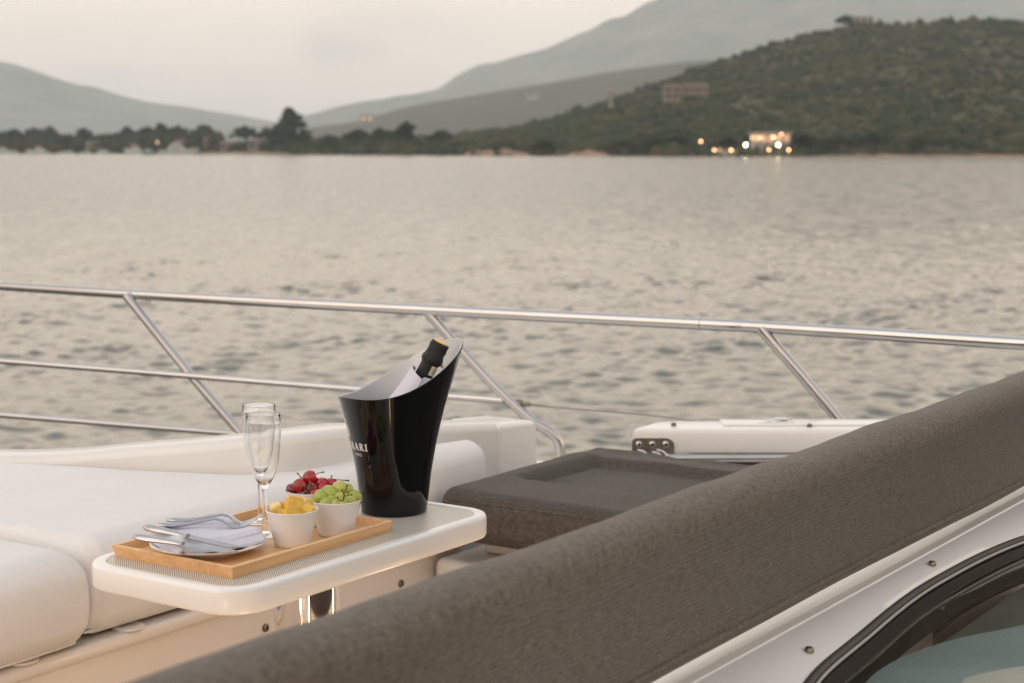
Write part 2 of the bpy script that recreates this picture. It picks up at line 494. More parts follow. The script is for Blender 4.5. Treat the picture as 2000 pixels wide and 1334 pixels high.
# ---- white sun pad cushions
def wall_u(v):   # inner face of the coaming at fore-and-aft position v
    pts = [(2.20, 3.235), (2.318, 3.235), (2.345, 2.9), (2.37, 2.66), (2.43, 2.592), (2.689, 2.503), (2.98, 2.40), (3.75, 2.145), (4.6, 1.7)]
    for (a, ua), (b, ub) in zip(pts[:-1], pts[1:]):
        if v <= b: return ua+(ub-ua)*max(0, (v-a))/(b-a)
    return pts[-1][1]
def nz(u, v, h, s): return mnoise.noise(Vector((u*s, v*s, h*s)))
def pad_deform(u, v, h):
    U1 = 3.235; L = 1.992
    e = wall_u(v)-0.004
    uu = L+(u-L)*(e-L)/(U1-L)
    k = smoothstep(-0.80, -0.70, h)
    crown = 0.006*k*(1-math.exp(-max(0, uu-L)*9))
    vv = v - 0.012*(1-((h+0.776)/0.09)**2)*(1-smoothstep(2.27, 2.36, v))
    vv += 0.0035*math.sin(uu*210+3*nz(uu, v, h, 9))*(1-smoothstep(2.0, 2.075, uu))*(1-smoothstep(2.25, 2.32, v))
    return (uu, vv+0.004*nz(uu, v, h, 5), h+crown+0.004*nz(uu, v, h, 4)*k+0.0016*nz(uu, v, h, 17)*k)
base = (2.3, 2.6, -0.866)
g = G().rbox(1.992, 3.235, 2.245, 4.3, -0.866, -0.686, 0.042, 6, (40, 44, 4), pad_deform); g.xf(shift(base))
t = thing('sun_pad_cushion', 'large white towelling sun pad running back to the coaming wall behind the table', 'cushion', base)
link_mesh('pad', g, 'towel', t)
g = G().tube([Vector(p)-Vector(base) for p in catmull([(1.995, 2.262, -0.853), (2.4, 2.250, -0.854), (2.9, 2.25, -0.854), (3.2, 2.256, -0.853)], 8)], 0.0025, 8)
link_mesh('piping', g, 'towel', t)
def pad2(u, v, h):
    k = smoothstep(-0.80, -0.70, h)
    uu = u + 0.010*(1-((h+0.78)/0.09)**2)*smoothstep(1.9, 1.98, u)
    vv = v - 0.012*(1-((h+0.776)/0.09)**2)*(1-smoothstep(2.24, 2.33, v))
    sag = -0.006*smoothstep(1.90, 1.985, u)
    return (uu, vv+0.004*nz(u, v, h, 6), h+sag*k+0.004*nz(u, v, h, 4)*k+0.0016*nz(u, v, h, 17)*k)
base = (1.5, 2.6, -0.866)
g = G().rbox(0.75, 1.978, 2.215, 3.9, -0.866, -0.690, 0.05, 6, (24, 40, 4), pad2); g.xf(shift(base))
t = thing('sun_pad_cushion', 'white towelling cushion with a rounded corner at the near end of the sun pad', 'cushion', base)
link_mesh('pad', g, 'towel', t)
g = G().tube([Vector(p)-Vector(base) for p in catmull([(0.9, 2.228, -0.855), (1.5, 2.228, -0.855), (1.9, 2.23, -0.855), (1.955, 2.25, -0.855), (1.972, 2.32, -0.855)], 8)], 0.0025, 8)
link_mesh('piping', g, 'towel', t)

# ---- charcoal seat cushion with a sunk panel
base = (3.3, 1.7, -0.866)
def seat_def(u, v, h):
    k = smoothstep(-0.80, -0.752, h)
    d = min(u-3.18, 3.49-u, v-1.40, 2.105-v)          # >0 inside the sunk panel
    sink = -0.024*smoothstep(-0.020, 0.007, d)
    bulge = 0.012*math.sin(math.pi*min(1, max(0, (u-2.97)/0.22)))*(1 if u < 3.19 else 0) if False else 0
    rim = -0.005*smoothstep(3.50, 3.60, u)+0.004*smoothstep(2.08, 2.15, v)
    side = 0.006*(1-((h+0.805)/0.07)**2)
    uu = u - (side if u < 3.0 else 0)
    edge = smoothstep(0.0, 0.05, min(u-2.97, 3.64-u, 2.20-v))
    ripple = 0.0035*nz(u*1.0, v*3, h, 7)*smoothstep(3.46, 3.52, u) + 0.003*nz(u, v, h, 8)
    return (uu, v+0.003*nz(u, v, h, 6), h+k*(sink+rim*edge+ripple))
g = G().rbox(2.97, 3.64, 1.02, 2.20, -0.866, -0.748, 0.030, 6, (70, 80, 4), seat_def); g.xf(shift(base))
t = thing('seat_cushion', 'charcoal fabric seat cushion with a sunk square panel', 'cushion', base)
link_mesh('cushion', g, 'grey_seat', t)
g = G()
for k in range(90):
    v = 2.17-k*0.0125
    g.rbox(2.9655, 2.9692, v, v+0.0095, -0.7750, -0.7737, 0.0005, 1)
g.xf(shift(base)); link_mesh('stitching', g, 'thread', t)

# ---- long charcoal backrest in the foreground
base = (2.2, 1.0, -0.70)
sec = [(1.035, -0.656), (1.012, -0.664), (0.993, -0.660), (0.979, -0.646), (0.964, -0.602), (0.948, -0.555), (0.930, -0.50), (0.915, -0.464), (0.909, -0.444), (0.912, -0.427),
       (0.926, -0.416), (0.948, -0.413), (0.972, -0.419), (0.994, -0.437), (1.008, -0.462), (1.028, -0.52), (1.050, -0.60), (1.058, -0.63), (1.050, -0.646)]
sec = [tuple(p) for p in catmull([(p[0], p[1], 0) for p in sec+[sec[0]]], 3)][:-1]
g = G(); vs = []; fs = []
NU = 150; U0, U1 = 0.35, 4.15; n = len(sec)
for i in range(NU+1):
    u = U0+(U1-U0)*i/NU
    e = min(1, (U1-u)/0.06); sh = math.sqrt(max(0.02, 1-(1-e)**2))
    for (v, h, _) in sec:
        cv, ch = 1.0, -0.55
        vv = cv+(v-cv)*sh; h2 = ch+(h-ch)*sh
        top = smoothstep(-0.46, -0.40, h)
        low = 1-smoothstep(-0.655, -0.58, h)
        vv += 0.006*nz(u*1.2, h, 1.0, 2.0)+0.0028*nz(u*0.8, h*2, 3.0, 9)*top
        h2 += 0.004*nz(u*2, v, 2.0, 1.2)+0.003*nz(u, v, 7.0, 11)*top
        # bottom hem curls up slightly along the middle of its run
        h2 += low*0.007*math.exp(-((u-2.35)/0.55)**2)
        vs.append((u, vv, h2))
for i in range(NU):
    for k in range(n):
        k2 = (k+1) % n
        fs.append((i*n+k, (i+1)*n+k, (i+1)*n+k2, i*n+k2))
fs.append(tuple(range(n))); fs.append(tuple(NU*n+k for k in range(n))[::-1])
g.add(vs, fs); g.xf(shift(base))
t = thing('backrest_cushion', 'long dark grey woven backrest cushion seen from behind in the foreground', 'backrest', base)
link_mesh('bolster', g, 'grey', t)
pp = []
for i in range(61):
    u = 0.4+3.65*i/60
    pp.append((u-base[0], 0.9728+0.006*nz(u*1.2, -0.635, 1.0, 2.0)-base[1], -0.6345+0.007*math.exp(-((u-2.35)/0.55)**2)+0.004*nz(u*2, 0.97, 2.0, 1.2)-base[2]))
g = G().tube(pp, 0.0042, 10); link_mesh('piping', g, 'grey', t)

# ---- windscreen surround and glass (lower right)
base = (2.3, 0.85, -0.70)
ws = thing('windscreen', 'white framed yacht windscreen with curved tinted pane in the lower right corner', 'windscreen', base)
edge_in = catmull([(1.25, 0.30, 0), (1.50, 0.60, 0), (1.75, 0.80, 0), (1.985, 0.887, 0), (2.245, 0.914, 0), (2.58, 0.931, 0), (3.0, 0.908, 0), (3.35, 0.82, 0), (3.75, 0.66, 0), (3.95, 0.40, 0)], 12)
def wh(v, crown=0): return max(-0.725, -0.6735-0.25*(0.97-v))
prof_v = [1.10, 1.04, 1.012, 1.008, 1.000, 0.997, 0.992, 0.989, 0.976, 0.973, 0.970]
prof_h = [-0.70, -0.692, -0.684, -0.679, -0.679, -0.6765, -0.6765, -0.6735, -0.6735, -0.6765, -0.6735]
g = G(); vs = []; fs = []
rows = []
for p in edge_in:
    row = []
    for (v, h) in zip(prof_v, prof_h): row.append((p.x, v, h))
    for s in np.linspace(0, 1, 8)[1:]:
        v = 0.970+(p.y-0.970)*s
        # gentle swelling of the moulded panel
        row.append((p.x, v, wh(v)+0.008*math.sin(math.pi*s)*(0.970-p.y)/0.12*0.6-0.003*s*s))
    row.append((p.x, p.y-0.006, wh(p.y)-0.012))
    row.append((p.x, p.y-0.006, wh(p.y)-0.06))
    row.append((p.x, 1.10, -0.78))
    rows.append(row)
m_ = len(rows[0])
for r_ in rows: vs += r_
for i in range(len(rows)-1):
    for k in range(m_):
        k2 = (k+1) % m_
        fs.append((i*m_+k, i*m_+k2, (i+1)*m_+k2, (i+1)*m_+k))
fs.append(tuple(range(m_))); fs.append(tuple((len(rows)-1)*m_+k for k in range(m_))[::-1])
g.add(vs, fs); g.xf(shift(base)); link_mesh('surround', g, 'gel', ws, angle=30)
def inset(d, dz):
    outp = []
    for i, p in enumerate(edge_in):
        a = edge_in[max(i-1, 0)]; b = edge_in[min(i+1, len(edge_in)-1)]
        tt = (b-a).normalized(); nn = Vector((tt.y, -tt.x, 0))
        q = p+nn*d
        outp.append(Vector((q.x, q.y, wh(q.y)+dz)))
    return outp
B = Vector(base)
g = G().tube([p-B for p in inset(0.007, -0.007)], 0.0068, 10); link_mesh('gasket', g, 'rubber', ws)
g = G().tube([p-B for p in inset(0.0165, -0.006)], 0.0024, 8); link_mesh('trim', g, 'grey_paint', ws)
# pane: from the gasket aft, rising and gently crowned
def pane_rows(offs, dz0):
    rows = []
    for d in offs:
        rows.append([p-B for p in inset(d, dz0+0.05*d)])
    return rows
def strip(rows, th):
    g = G(); n = len(rows[0]); vs = []; fs = []
    for r_ in rows: vs += [tuple(p) for p in r_]
    for r_ in rows: vs += [(p.x, p.y, p.z-th) for p in r_]
    K = len(rows)*n
    for a in range(len(rows)-1):
        for k in range(n-1):
            q = (a*n+k, a*n+k+1, (a+1)*n+k+1, (a+1)*n+k)
            fs.append(q); fs.append(tuple(i+K for i in q)[::-1])
    for k in range(n-1):
        fs.append((k, k+1, k+1+K, k+K)); a = (len(rows)-1)*n
        fs.append((a+k, a+k+1, a+k+1+K, a+k+K))
    for a in range(len(rows)-1):
        fs.append((a*n, (a+1)*n, (a+1)*n+K, a*n+K)); fs.append((a*n+n-1, (a+1)*n+n-1, (a+1)*n+n-1+K, a*n+n-1+K))
    return g.add(vs, fs)
link_mesh('inner_lining', strip([[p-B for p in inset(0.010, -0.020)], [p-B for p in inset(0.011, -0.085)]], 0.002), 'dash', ws)
link_mesh('border_band', strip(pane_rows((0.0125, 0.022, 0.031, 0.040), -0.012), 0.004), 'frit', ws)
# one closed pane reaching well aft
g = G(); vs = []; fs = []
front = inset(0.039, -0.0115)
NV = 10
for j in range(NV+1):
    s = j/NV
    for p in front:
        q = Vector((2.6+(p.x-2.6)*(1-0.10*s), p.y+(-0.9-p.y)*s, 0))
        h = p.z+0.16*(p.y-q.y)+0.03*math.sin(math.pi*min(1, s*1.3))*(1 if s < .77 else 0)
        vs.append((q.x, q.y, h))
n = len(front)
for j in range(NV):
    for k in range(n-1): fs.append((j*n+k, j*n+k+1, (j+1)*n+k+1, (j+1)*n+k))
g.add(vs, fs); g.xf(shift(base)); link_mesh('pane', g, 'pane', ws)
for (u, v) in ((2.095, 0.922), (2.635, 0.946), (3.18, 0.94)):
    g = G().lathe([(0, -0.002), (0.0068, -0.002), (0.0068, 0.002), (0.005, 0.0045), (0, 0.005)], 20, (u, v, wh(v)+0.003)); g.xf(shift(base))
    link_mesh('screw', g, 'bolt', ws)
# inside the cabin, seen through the pane
base = (2.2, 0.3, -0.90)
t = thing('dashboard', 'dim grey green dash with blinds behind the tinted windscreen', 'dashboard', base)
g = G().rbox(0.9, 4.2, -0.9, 0.86, -0.82, -0.738, 0.02, 3); g.xf(shift(base)); link_mesh('dash_top', g, 'dash', t)
bl = [(1.80, 0.50), (1.96, 0.80), (2.113, 0.847), (2.249, 0.849), (2.385, 0.816), (2.516, 0.756), (2.868, 0.612), (3.1, 0.2)]
bl = [tuple(p)[:2] for p in catmull([(a, b, 0) for a, b in bl], 5)]
g = G().prism(bl, -0.737, -0.720); g.xf(shift(base)); link_mesh('blind', g, 'curtain', t)
cr = [(1.86, 0.45), (2.05, 0.690), (2.141, 0.722), (2.177, 0.717), (2.256, 0.676), (2.483, 0.526), (2.60, 0.1)]
cr = [tuple(p)[:2] for p in catmull([(a, b, 0) for a, b in cr], 5)]
g = G().prism(cr, -0.719, -0.703); g.xf(shift(base)); link_mesh('liner', g, 'cream', t)

# ---- stainless guard rail
base = (4.3, 3.0, -0.97)
rl = thing('guard_rail', 'polished stainless steel guard rail with slanted posts along the deck edge', 'railing', base)
Bs = Vector(base)
top = catmull([(3.98, 6.6, -0.5), (4.06, 5.7, -0.5), (4.088, 5.03, -0.5), (4.104, 4.377, -0.5), (4.145, 3.818, -0.5), (4.214, 3.171, -0.5), (4.243, 2.862, -0.5), (4.321, 2.207, -0.5), (4.335, 2.049, -0.5), (4.34, 1.326, -0.5), (4.34, 0.3, -0.5)], 8)
g = G().tube([p-Bs for p in top], 0.0172, 18); link_mesh('top_rail', g, 'steel', rl)
g = G().tube([Vector((4.312, 2.262, -0.5))-Bs, Vector((4.313, 2.254, -0.5))-Bs], 0.0179, 18); link_mesh('joint_ring', g, 'steel', rl)
posts = [[(4.082, 4.362, -0.503), (4.13, 4.16, -0.725), (4.19, 3.955, -0.95), (4.20, 3.93, -0.99)],
         [(4.214, 3.165, -0.503), (4.285, 2.972, -0.72), (4.33, 2.848, -0.835), (4.356, 2.795, -0.872), (4.370, 2.770, -0.91), (4.372, 2.765, -0.975)],
         [(4.324, 2.07, -0.503), (4.375, 1.90, -0.70), (4.42, 1.745, -0.895), (4.425, 1.725, -0.93), (4.426, 1.722, -0.975)]]
for ps in posts:
    g = G().tube([p-Bs for p in catmull(ps, 7)], 0.0155, 14)
    g.lathe([(0, 0), (0.034, 0), (0.034, 0.004), (0.020, 0.010), (0.0160, 0.012)], 20, tuple(Vector(ps[-1])-Bs))
    link_mesh('post', g, 'steel', rl)
mid = catmull([(3.85, 5.94, -0.755), (4.0, 4.935, -0.763), (4.117, 4.16, -0.769), (4.303, 2.931, -0.778)], 8)
g = G().tube([p-Bs for p in mid], 0.011, 12); link_mesh('middle_rail', g, 'steel', rl)
low = catmull([(3.30, 5.68, -0.848), (3.802, 4.702, -0.914), (4.193, 3.94, -0.965)], 8)
g = G().tube([p-Bs for p in low], 0.0105, 12); link_mesh('lower_rail', g, 'steel', rl)
g = G()
e = Vector((4.312, 2.915, -0.785))-Bs
g.tube([e, e+Vector((0.012, -0.035, -0.001))], [0.014, 0.012], 12)
g.tube([e+Vector((0.012, -0.035, -0.001)), e+Vector((0.02, -0.06, -0.002))], [0.007, 0.007], 10)
g.tube([e+Vector((0.02, -0.06, -0.002)), e+Vector((0.04, -0.12, -0.008))], [0.003, 0.003], 10)
link_mesh('wire_clamp', g, 'bolt', rl)
g = G().tube([p-Bs for p in catmull([(4.352, 2.795, -0.793), (4.42, 2.5, -0.80), (4.435, 2.2, -0.807), (4.44, 1.6, -0.805), (4.44, 0.6, -0.79)], 8)], 0.0024, 8)
link_mesh('wire', g, 'bolt', rl)

# ---- white boarding gate lid with its hinge (right)
c0 = Vector((3.777, 2.173, -0.725)); dv = Vector((0.329, -0.489, 0)).normalized()
nx = Vector((dv.y, -dv.x, 0)) if False else Vector((0.489, 0.329, 0)).normalized()
base = (c0.x, c0.y, -0.80)
ang = math.atan2(dv.y, dv.x)
t = thing('gate_lid', 'white moulded gate lid with a steel hinge plate beyond the dark seat cushion', 'gate', base, rot=ang)
# local x runs along the lid (away to the right), local y = outboard-left
def lid(u, v, h):
    cut = max(0, 0.11-u)
    return (u, v, h-0.012*smoothstep(0.02, 0.15, v)*0)
poly = [(0.004, 0.0), (1.5, 0.0), (1.5, 0.145), (0.12, 0.145), (0.07, 0.125)]
g = G()
L = []
for (ins, z) in ((0.004, 0.011), (0.0, 0.016), (0.0, 0.062), (0.003, 0.070), (0.009, 0.0745), (0.016, 0.0755)):
    L.append([(p[0]+(ins if p[0] < .5 else -ins), p[1]+(ins if p[1] < .07 else -ins), z) for p in poly])
vs = [p for ring in L for p in ring]; k_ = len(poly); fs = [tuple(range(k_))[::-1], tuple((len(L)-1)*k_+i for i in range(k_))]
for a in range(len(L)-1):
    for i in range(k_):
        fs.append((a*k_+i, a*k_+(i+1) % k_, (a+1)*k_+(i+1) % k_, (a+1)*k_+i))
g.add(vs, fs); link_mesh('lid_shell', g, 'gel', t, angle=50)
g = G().rbox(0.245, 1.48, 0.045, 0.13, 0.0752, 0.0815, 0.003, 2); link_mesh('raised_panel', g, 'gel', t)
# hinge plate on the near face
g = G(); pl = []
x0, x1, z0, z1 = 0.002, 0.112, 0.000, 0.052
for (cx, cz, a0) in ((x1-0.022, z1-0.022, 0), (x0+0.012, z1-0.012, 90), (x0, z0, None), (x1, z0, None)):
    if a0 is None: pl.append((cx, cz))
    else:
        r_ = 0.022 if a0 == 0 else 0.012
        pl += [(cx+r_*math.cos(R(a0+d)), cz+r_*math.sin(R(a0+d))) for d in range(0, 91, 15)]
g.prism(pl, 0.0, 0.004); g.xf(Matrix.Translation((0, -0.0005, 0)) @ Matrix.Rotation(R(90), 4, 'X'))
hp = link_mesh('hinge_plate', g, 'brushed', t)
for x in (0.020, 0.055, 0.090):
    g = G().lathe([(0, 0), (0.0085, 0), (0.0085, 0.003), (0.005, 0.008), (0, 0.0085)], 18)
    g.xf(Matrix.Translation((x, -0.0048, 0.036)) @ Matrix.Rotation(R(90), 4, 'X')); link_mesh('bolt', g, 'chrome', hp)
g = G()
for x in (0.0, 0.05):
    g.tube([(x+0.004, -0.008, 0.016), (x+0.018, -0.009, 0.014), (x+0.032, -0.009, 0.004), (x+0.045, -0.009, -0.006)], 0.0022, 8)
    g.tube([(x+0.016, -0.008, 0.022), (x+0.032, -0.009, 0.018), (x+0.046, -0.009, 0.006), (x+0.058, -0.009, -0.002)], 0.0022, 8)
link_mesh('hinge_knuckle', g, 'chrome', hp)
g = G().tube([(0.085, -0.004, 0.000), (0.10, -0.004, -0.001), (1.45, -0.004, -0.001)], 0.0115, 16); link_mesh('tube_edge', g, 'steel', t)
g = G().rbox(0.16, 1.45, 0.004, 0.12, -0.060, -0.004, 0.004, 2); link_mesh('gap_shade', g, 'rubber', t)  # black block put in as the shade of the gap under the lid
g = G().rbox(0.10, 1.46, -0.012, 0.13, -0.12, -0.062, 0.008, 2); link_mesh('sill', g, 'gel', t)
g = G().rbox(0.335, 0.435, 0.062, 0.098, 0.0805, 0.0845, 0.0035, 2)
g.tube([(0.36, 0.06, 0.086), (0.385, 0.08, 0.0905), (0.42, 0.092, 0.087)], 0.004, 8)
link_mesh('latch', g, 'chrome', t)
for (x, y) in ((0.115, 0.05), (0.47, 0.034)):
    g = G().lathe([(0, 0), (0.007, 0), (0.007, 0.006), (0.004, 0.009), (0, 0.009)], 16, (x, y, 0.0755)); link_mesh('stud', g, 'bolt', t)

# ================================================================== TABLE
TZ = -0.65
base = (2.13, 1.87, -1.36)
tb = thing('deck_table', 'small white pedestal table with rounded corners and a ribbed inlay', 'table', base)
def rrect(u0, u1, v0, v1, r, n=8):
    p = []
    for (cx, cy, a) in ((u1-r, v1-r, 0), (u0+r, v1-r, 90), (u0+r, v0+r, 180), (u1-r, v0+r, 270)):
        p += [(cx+r*math.cos(R(a+90*i/n)), cy+r*math.sin(R(a+90*i/n))) for i in range(n+1)]
    return p
TU0, TU1, TV0, TV1 = 1.787, 2.477, 1.694, 2.045
def loft(rings):
    g = G(); k = len(rings[0]); vs = [p for r_ in rings for p in r_]
    fs = [tuple(range(k))[::-1], tuple((len(rings)-1)*k+i for i in range(k))]
    for a in range(len(rings)-1):
        for i in range(k): fs.append((a*k+i, a*k+(i+1) % k, (a+1)*k+(i+1) % k, (a+1)*k+i))
    return g.add(vs, fs)
rings = []
for (ins, z) in ((0.012, -0.043), (0.006, -0.0425), (0.002, -0.0405), (0.0, -0.0365), (0.0, -0.0075), (0.0007, -0.0045), (0.0025, -0.0018), (0.0055, -0.0004), (0.009, 0.0), (0.020, -0.0004), (0.0225, -0.0012), (0.0235, -0.004)):
    r_ = rrect(TU0+ins, TU1-ins, TV0+ins, TV1-ins, 0.068-ins)
    rings.append([(p[0], p[1], TZ+z) for p in r_])
g = loft(rings); g.xf(shift(base)); link_mesh('tabletop', g, 'gel_table', tb, angle=60)
rings = [[(p[0], p[1], TZ+z) for p in rrect(TU0+i_, TU1-i_, TV0+i_, TV1-i_, 0.045)] for (i_, z) in ((0.0238, -0.0062), (0.0238, -0.0022), (0.0245, -0.0016))]
g = loft(rings); g.xf(shift(base)); link_mesh('ribbed_mat', g, 'mat', tb, angle=30)
g = G().lathe([(0, -1.36), (0.15, -1.36), (0.15, -1.352), (0.09, -1.34), (0.058, -1.33), (0.056, -1.32), (0.056, -0.70), (0.09, -0.698), (0.09, -0.6935), (0, -0.6935)], 56, (2.137, 1.862, 0))
g.xf(shift(base)); link_mesh('pedestal', g, 'chrome', tb, angle=30)

# ================================================================== TRAY AND ITS LOAD
base = (2.042, 1.89, -0.6515)
tr = thing('serving_tray', 'shallow rectangular bamboo tray set across the table', 'tray', base)
Tu0, Tu1, Tv0, Tv1 = 1.845, 2.242, 1.757, 2.022
fl = 0.005; th = 0.009; z0, z1 = -0.6515, -0.632
g = G().rbox(Tu0+fl, Tu1-fl, Tv0+fl, Tv1-fl, z0+0.0002, -0.6455, 0.001, 1); g.xf(shift(base)); link_mesh('tray_base', g, 'bamboo', tr)
def side(p0, p1, inw):
    """flared mitred side; p0->p1 outer top edge, inw = inward unit normal"""
    a = Vector((*p0, 0)); b = Vector((*p1, 0)); d = (b-a).normalized(); i = Vector((*inw, 0))
    def ring(e, sgn):
        return [e+i*(fl+0.0003)+d*sgn*(fl+0.0003)+Vector((0, 0, z0)), e+i*0.0008+d*sgn*0.0008+Vector((0, 0, z1-0.001)), e+i*0.002+d*sgn*0.002+Vector((0, 0, z1)),
                e+i*(th-0.001)+d*sgn*(th-0.001)+Vector((0, 0, z1)), e+i*(th+fl)+d*sgn*(th+fl)+Vector((0, 0, -0.6452)), e+i*(th+fl)+d*sgn*(th+fl)+Vector((0, 0, z0))]
    A = ring(a, 1); Bq = ring(b, -1); n = len(A)
    g = G(); g.add(A+Bq, [tuple(range(n)), tuple(range(n, 2*n))[::-1]]+[(k, (k+1) % n, n+(k+1) % n, n+k) for k in range(n)])
    return g.xf(shift(base))
for p0, p1, iw in (((Tu0, Tv0), (Tu1, Tv0), (0, 1)), ((Tu1, Tv0), (Tu1, Tv1), (-1, 0)), ((Tu1, Tv1), (Tu0, Tv1), (0, -1)), ((Tu0, Tv1), (Tu0, Tv0), (1, 0))):
    gg = side(p0, p1, iw)
    o = link_mesh('tray_side', gg, 'bamboo', tr, angle=25)

FLOOR = -0.6455
# ---- plate
base = (1.941, 1.900, FLOOR)
pl = thing('plate', 'round white plate holding the folded napkin and cutlery', 'plate', base)
prof = [(0, 0.0), (0.050, 0.0), (0.052, 0.003), (0.070, 0.0075), (0.092, 0.0155), (0.0935, 0.0175), (0.0925, 0.0188), (0.088, 0.0178), (0.066, 0.0105), (0.055, 0.0075), (0, 0.0065)]
link_mesh('dish', G().lathe(prof, 72), 'ceramic', pl, angle=50)

# ---- folded napkin on the plate
base = (1.94, 1.885, -0.632)
def nap_layer(c, z, seed, drop):
    NX, NY = 26, 18; g = G(); vs = []; fs = []
    P00, P10, P11, P01 = [Vector(p) for p in c]
    for lay in (0, 1):
        for i in range(NX+1):
            for j in range(NY+1):
                s, q = i/NX, j/NY
                p = P00*(1-s)*(1-q)+P10*s*(1-q)+P11*s*q+P01*(1-s)*q
                ed = min(s, 1-s)*0.32; ed2 = min(q, 1-q)*0.16
                edge = min(ed, ed2)
                hgt = z*math.sqrt(min(1, edge/0.010+0.02)) if lay == 0 else -0.0022
                rr = math.hypot(p.x-1.941, p.y-1.900)
                dish = 0.012*smoothstep(0.045, 0.10, rr)+0.004*smoothstep(0.10, 0.12, rr)
                wob = 0.0022*nz(p.x, p.y, seed, 22)+0.0012*nz(p.x, p.y, seed, 60)
                vs.append((p.x+0.002*nz(p.y, seed, 0, 30), p.y+0.002*nz(p.x, seed, 4, 30), -0.632+dish*0.8+hgt+wob-drop*smoothstep(0.8, 1, s)*q*0))
    n = (NX+1)*(NY+1)
    for lay in (0, 1):
        for i in range(NX):
            for j in range(NY):
                a = lay*n+i*(NY+1)+j
                qd = (a, a+1, a+NY+2, a+NY+1)
                fs.append(qd if lay else qd[::-1])
    bd = [i*(NY+1) for i in range(NX+1)]+[NX*(NY+1)+j for j in range(1, NY+1)]+[i*(NY+1)+NY for i in range(NX-1, -1, -1)]+[j for j in range(NY-1, 0, -1)]
    for k in range(len(bd)):
        a, b = bd[k], bd[(k+1) % len(bd)]
        fs.append((a, b, b+n, a+n))
    g.add(vs, fs); return g.xf(shift(base))
nk = thing('napkin', 'folded lavender linen napkin on the plate under the cutlery', 'napkin', base)
# corners: near-left, near-right, far-right, far-left
c1 = [(1.842, 1.868, 0), (1.985, 1.812, 0), (2.045, 1.955, 0), (1.885, 1.985, 0)]
link_mesh('lower_fold', nap_layer(c1, 0.0115, 1.3, 0), 'napkin', nk)
g = nap_layer([(1.852, 1.880, 0), (1.985, 1.824, 0), (2.038, 1.950, 0), (1.890, 1.978, 0)], 0.0095, 5.1, 0)
g.xf(Matrix.Translation((0, 0, 0.0115))); link_mesh('upper_fold', g, 'napkin', nk)
g = G().rbox(1.845, 1.849, 1.861, 1.865, -0.6255, -0.6220, 0.0008, 1); g.xf(shift(base)); link_mesh('stitched_tag', g, 'tag', nk)

# ---- cutlery
def ribbon(path, wid, thk, seg=6):
    """flattened bar along path (x,y,z) with width/thickness lists"""
    P = [Vector(p) for p in path]; g = G(); vs = []; fs = []; n = 10
    for i, p in enumerate(P):
        t_ = (P[min(i+1, len(P)-1)]-P[max(i-1, 0)]).normalized()
        sd = Vector((-t_.y, t_.x, 0)).normalized(); up = t_.cross(sd)*-1
        if up.z < 0: up = -up
        for k in range(n):
            a = 2*math.pi*k/n
            vs.append(p+sd*(wid[i]/2*math.cos(a))+up*(thk[i]/2*math.sin(a)))
    for i in range(len(P)-1):
        for k in range(n):
            k2 = (k+1) % n; fs.append((i*n+k, i*n+k2, (i+1)*n+k2, (i+1)*n+k))
    fs.append(tuple(range(n))[::-1]); fs.append(tuple((len(P)-1)*n+k for k in range(n)))
    return g.add(vs, fs)
def place_between(p, q):
    d = Vector(q)-Vector(p)
    return math.atan2(d.y, d.x), d.length
def knife(p, q, lift, label):
    ang, L = place_between((p[0], p[1], 0), (q[0], q[1], 0))
    slope = math.atan2(q[2]-p[2], L)
    t = thing('table_knife', label, 'knife', p, rot=ang, group='knives on the plate')
    H = 0.098
    xs = [0, .004, .012, .03, .055, .08, .094, H]
    g = ribbon([(x, 0, 0) for x in xs], [.003, .011, .0155, .016, .0125, .0095, .009, .0125], [.004, .0085, .0105, .0105, .009, .0075, .007, .0095])
    link_mesh('handle', g, 'cutlery', t)
    g = G(); yl = []
    top_ = [(H-.002, -.005), (H+.012, -.0062), (L*.72, -.0068), (L*.9, -.0062), (L, .0045)]
    bot_ = [(L*.96, .0058), (L*.8, .0055), (H+.014, .005), (H-.002, .005)]
    g.prism([(x, y) for x, y in top_+bot_], -0.0009, 0.0009); link_mesh('blade', g, 'cutlery', t, angle=20)
    for ch in t.children: pass
    t.rotation_euler = (Matrix.Rotation(YAW+ang, 4, 'Z') @ Matrix.Rotation(-slope, 4, 'Y') @ Matrix.Rotation(R(14), 4, 'X')).to_euler()
    return t
knife((1.834, 1.958, -0.607), (1.858, 1.760, -0.612), 0, 'steel knife nearest the front rim of the plate')
knife((1.871, 1.974, -0.600), (1.872, 1.768, -0.609), 0, 'steel knife lying second across the napkin with its blade over the other knife')
def fork(p, q, label):
    ang, L = place_between((p[0], p[1], 0), (q[0], q[1], 0))
    t = thing('table_fork', label, 'fork', p, rot=ang, group='forks on the plate')
    zc = [(0, 0.006), (.004, .006), (.014, .0058), (.03, .005), (.055, .0065), (.08, .011), (.100, .0135), (.112, .011), (.122, .004), (.132, -0.0005)]
    wd = [.004, .010, .0165, .016, .010, .0065, .0055, .0075, .014, .0185]
    g = ribbon([(x*L/.175, 0, z) for x, z in zc], wd, [.004, .0065, .008, .0078, .006, .005, .0045, .004, .0035, .003])
    link_mesh('handle', g, 'cutlery', t)
    for k in range(4):
        y = (k-1.5)*0.0054
        g = ribbon([(x*L/.175, y*(1 if x > .135 else .96), z) for x, z in ((.128, .0002), (.136, -.0012), (.148, .0008), (.162, .006), (.175, .0125))], [.0042, .0034, .003, .0026, .0014], [.0022, .002, .002, .0018, .001])
        link_mesh('tine', g, 'cutlery', t)
    return t
fork((1.898, 1.972, -0.609), (2.006, 1.852, -0.600), 'steel fork lying nearer the knives, tines up on the napkin')
fork((1.930, 1.982, -0.608), (2.028, 1.861, -0.597), 'steel fork lying farthest back on the napkin')

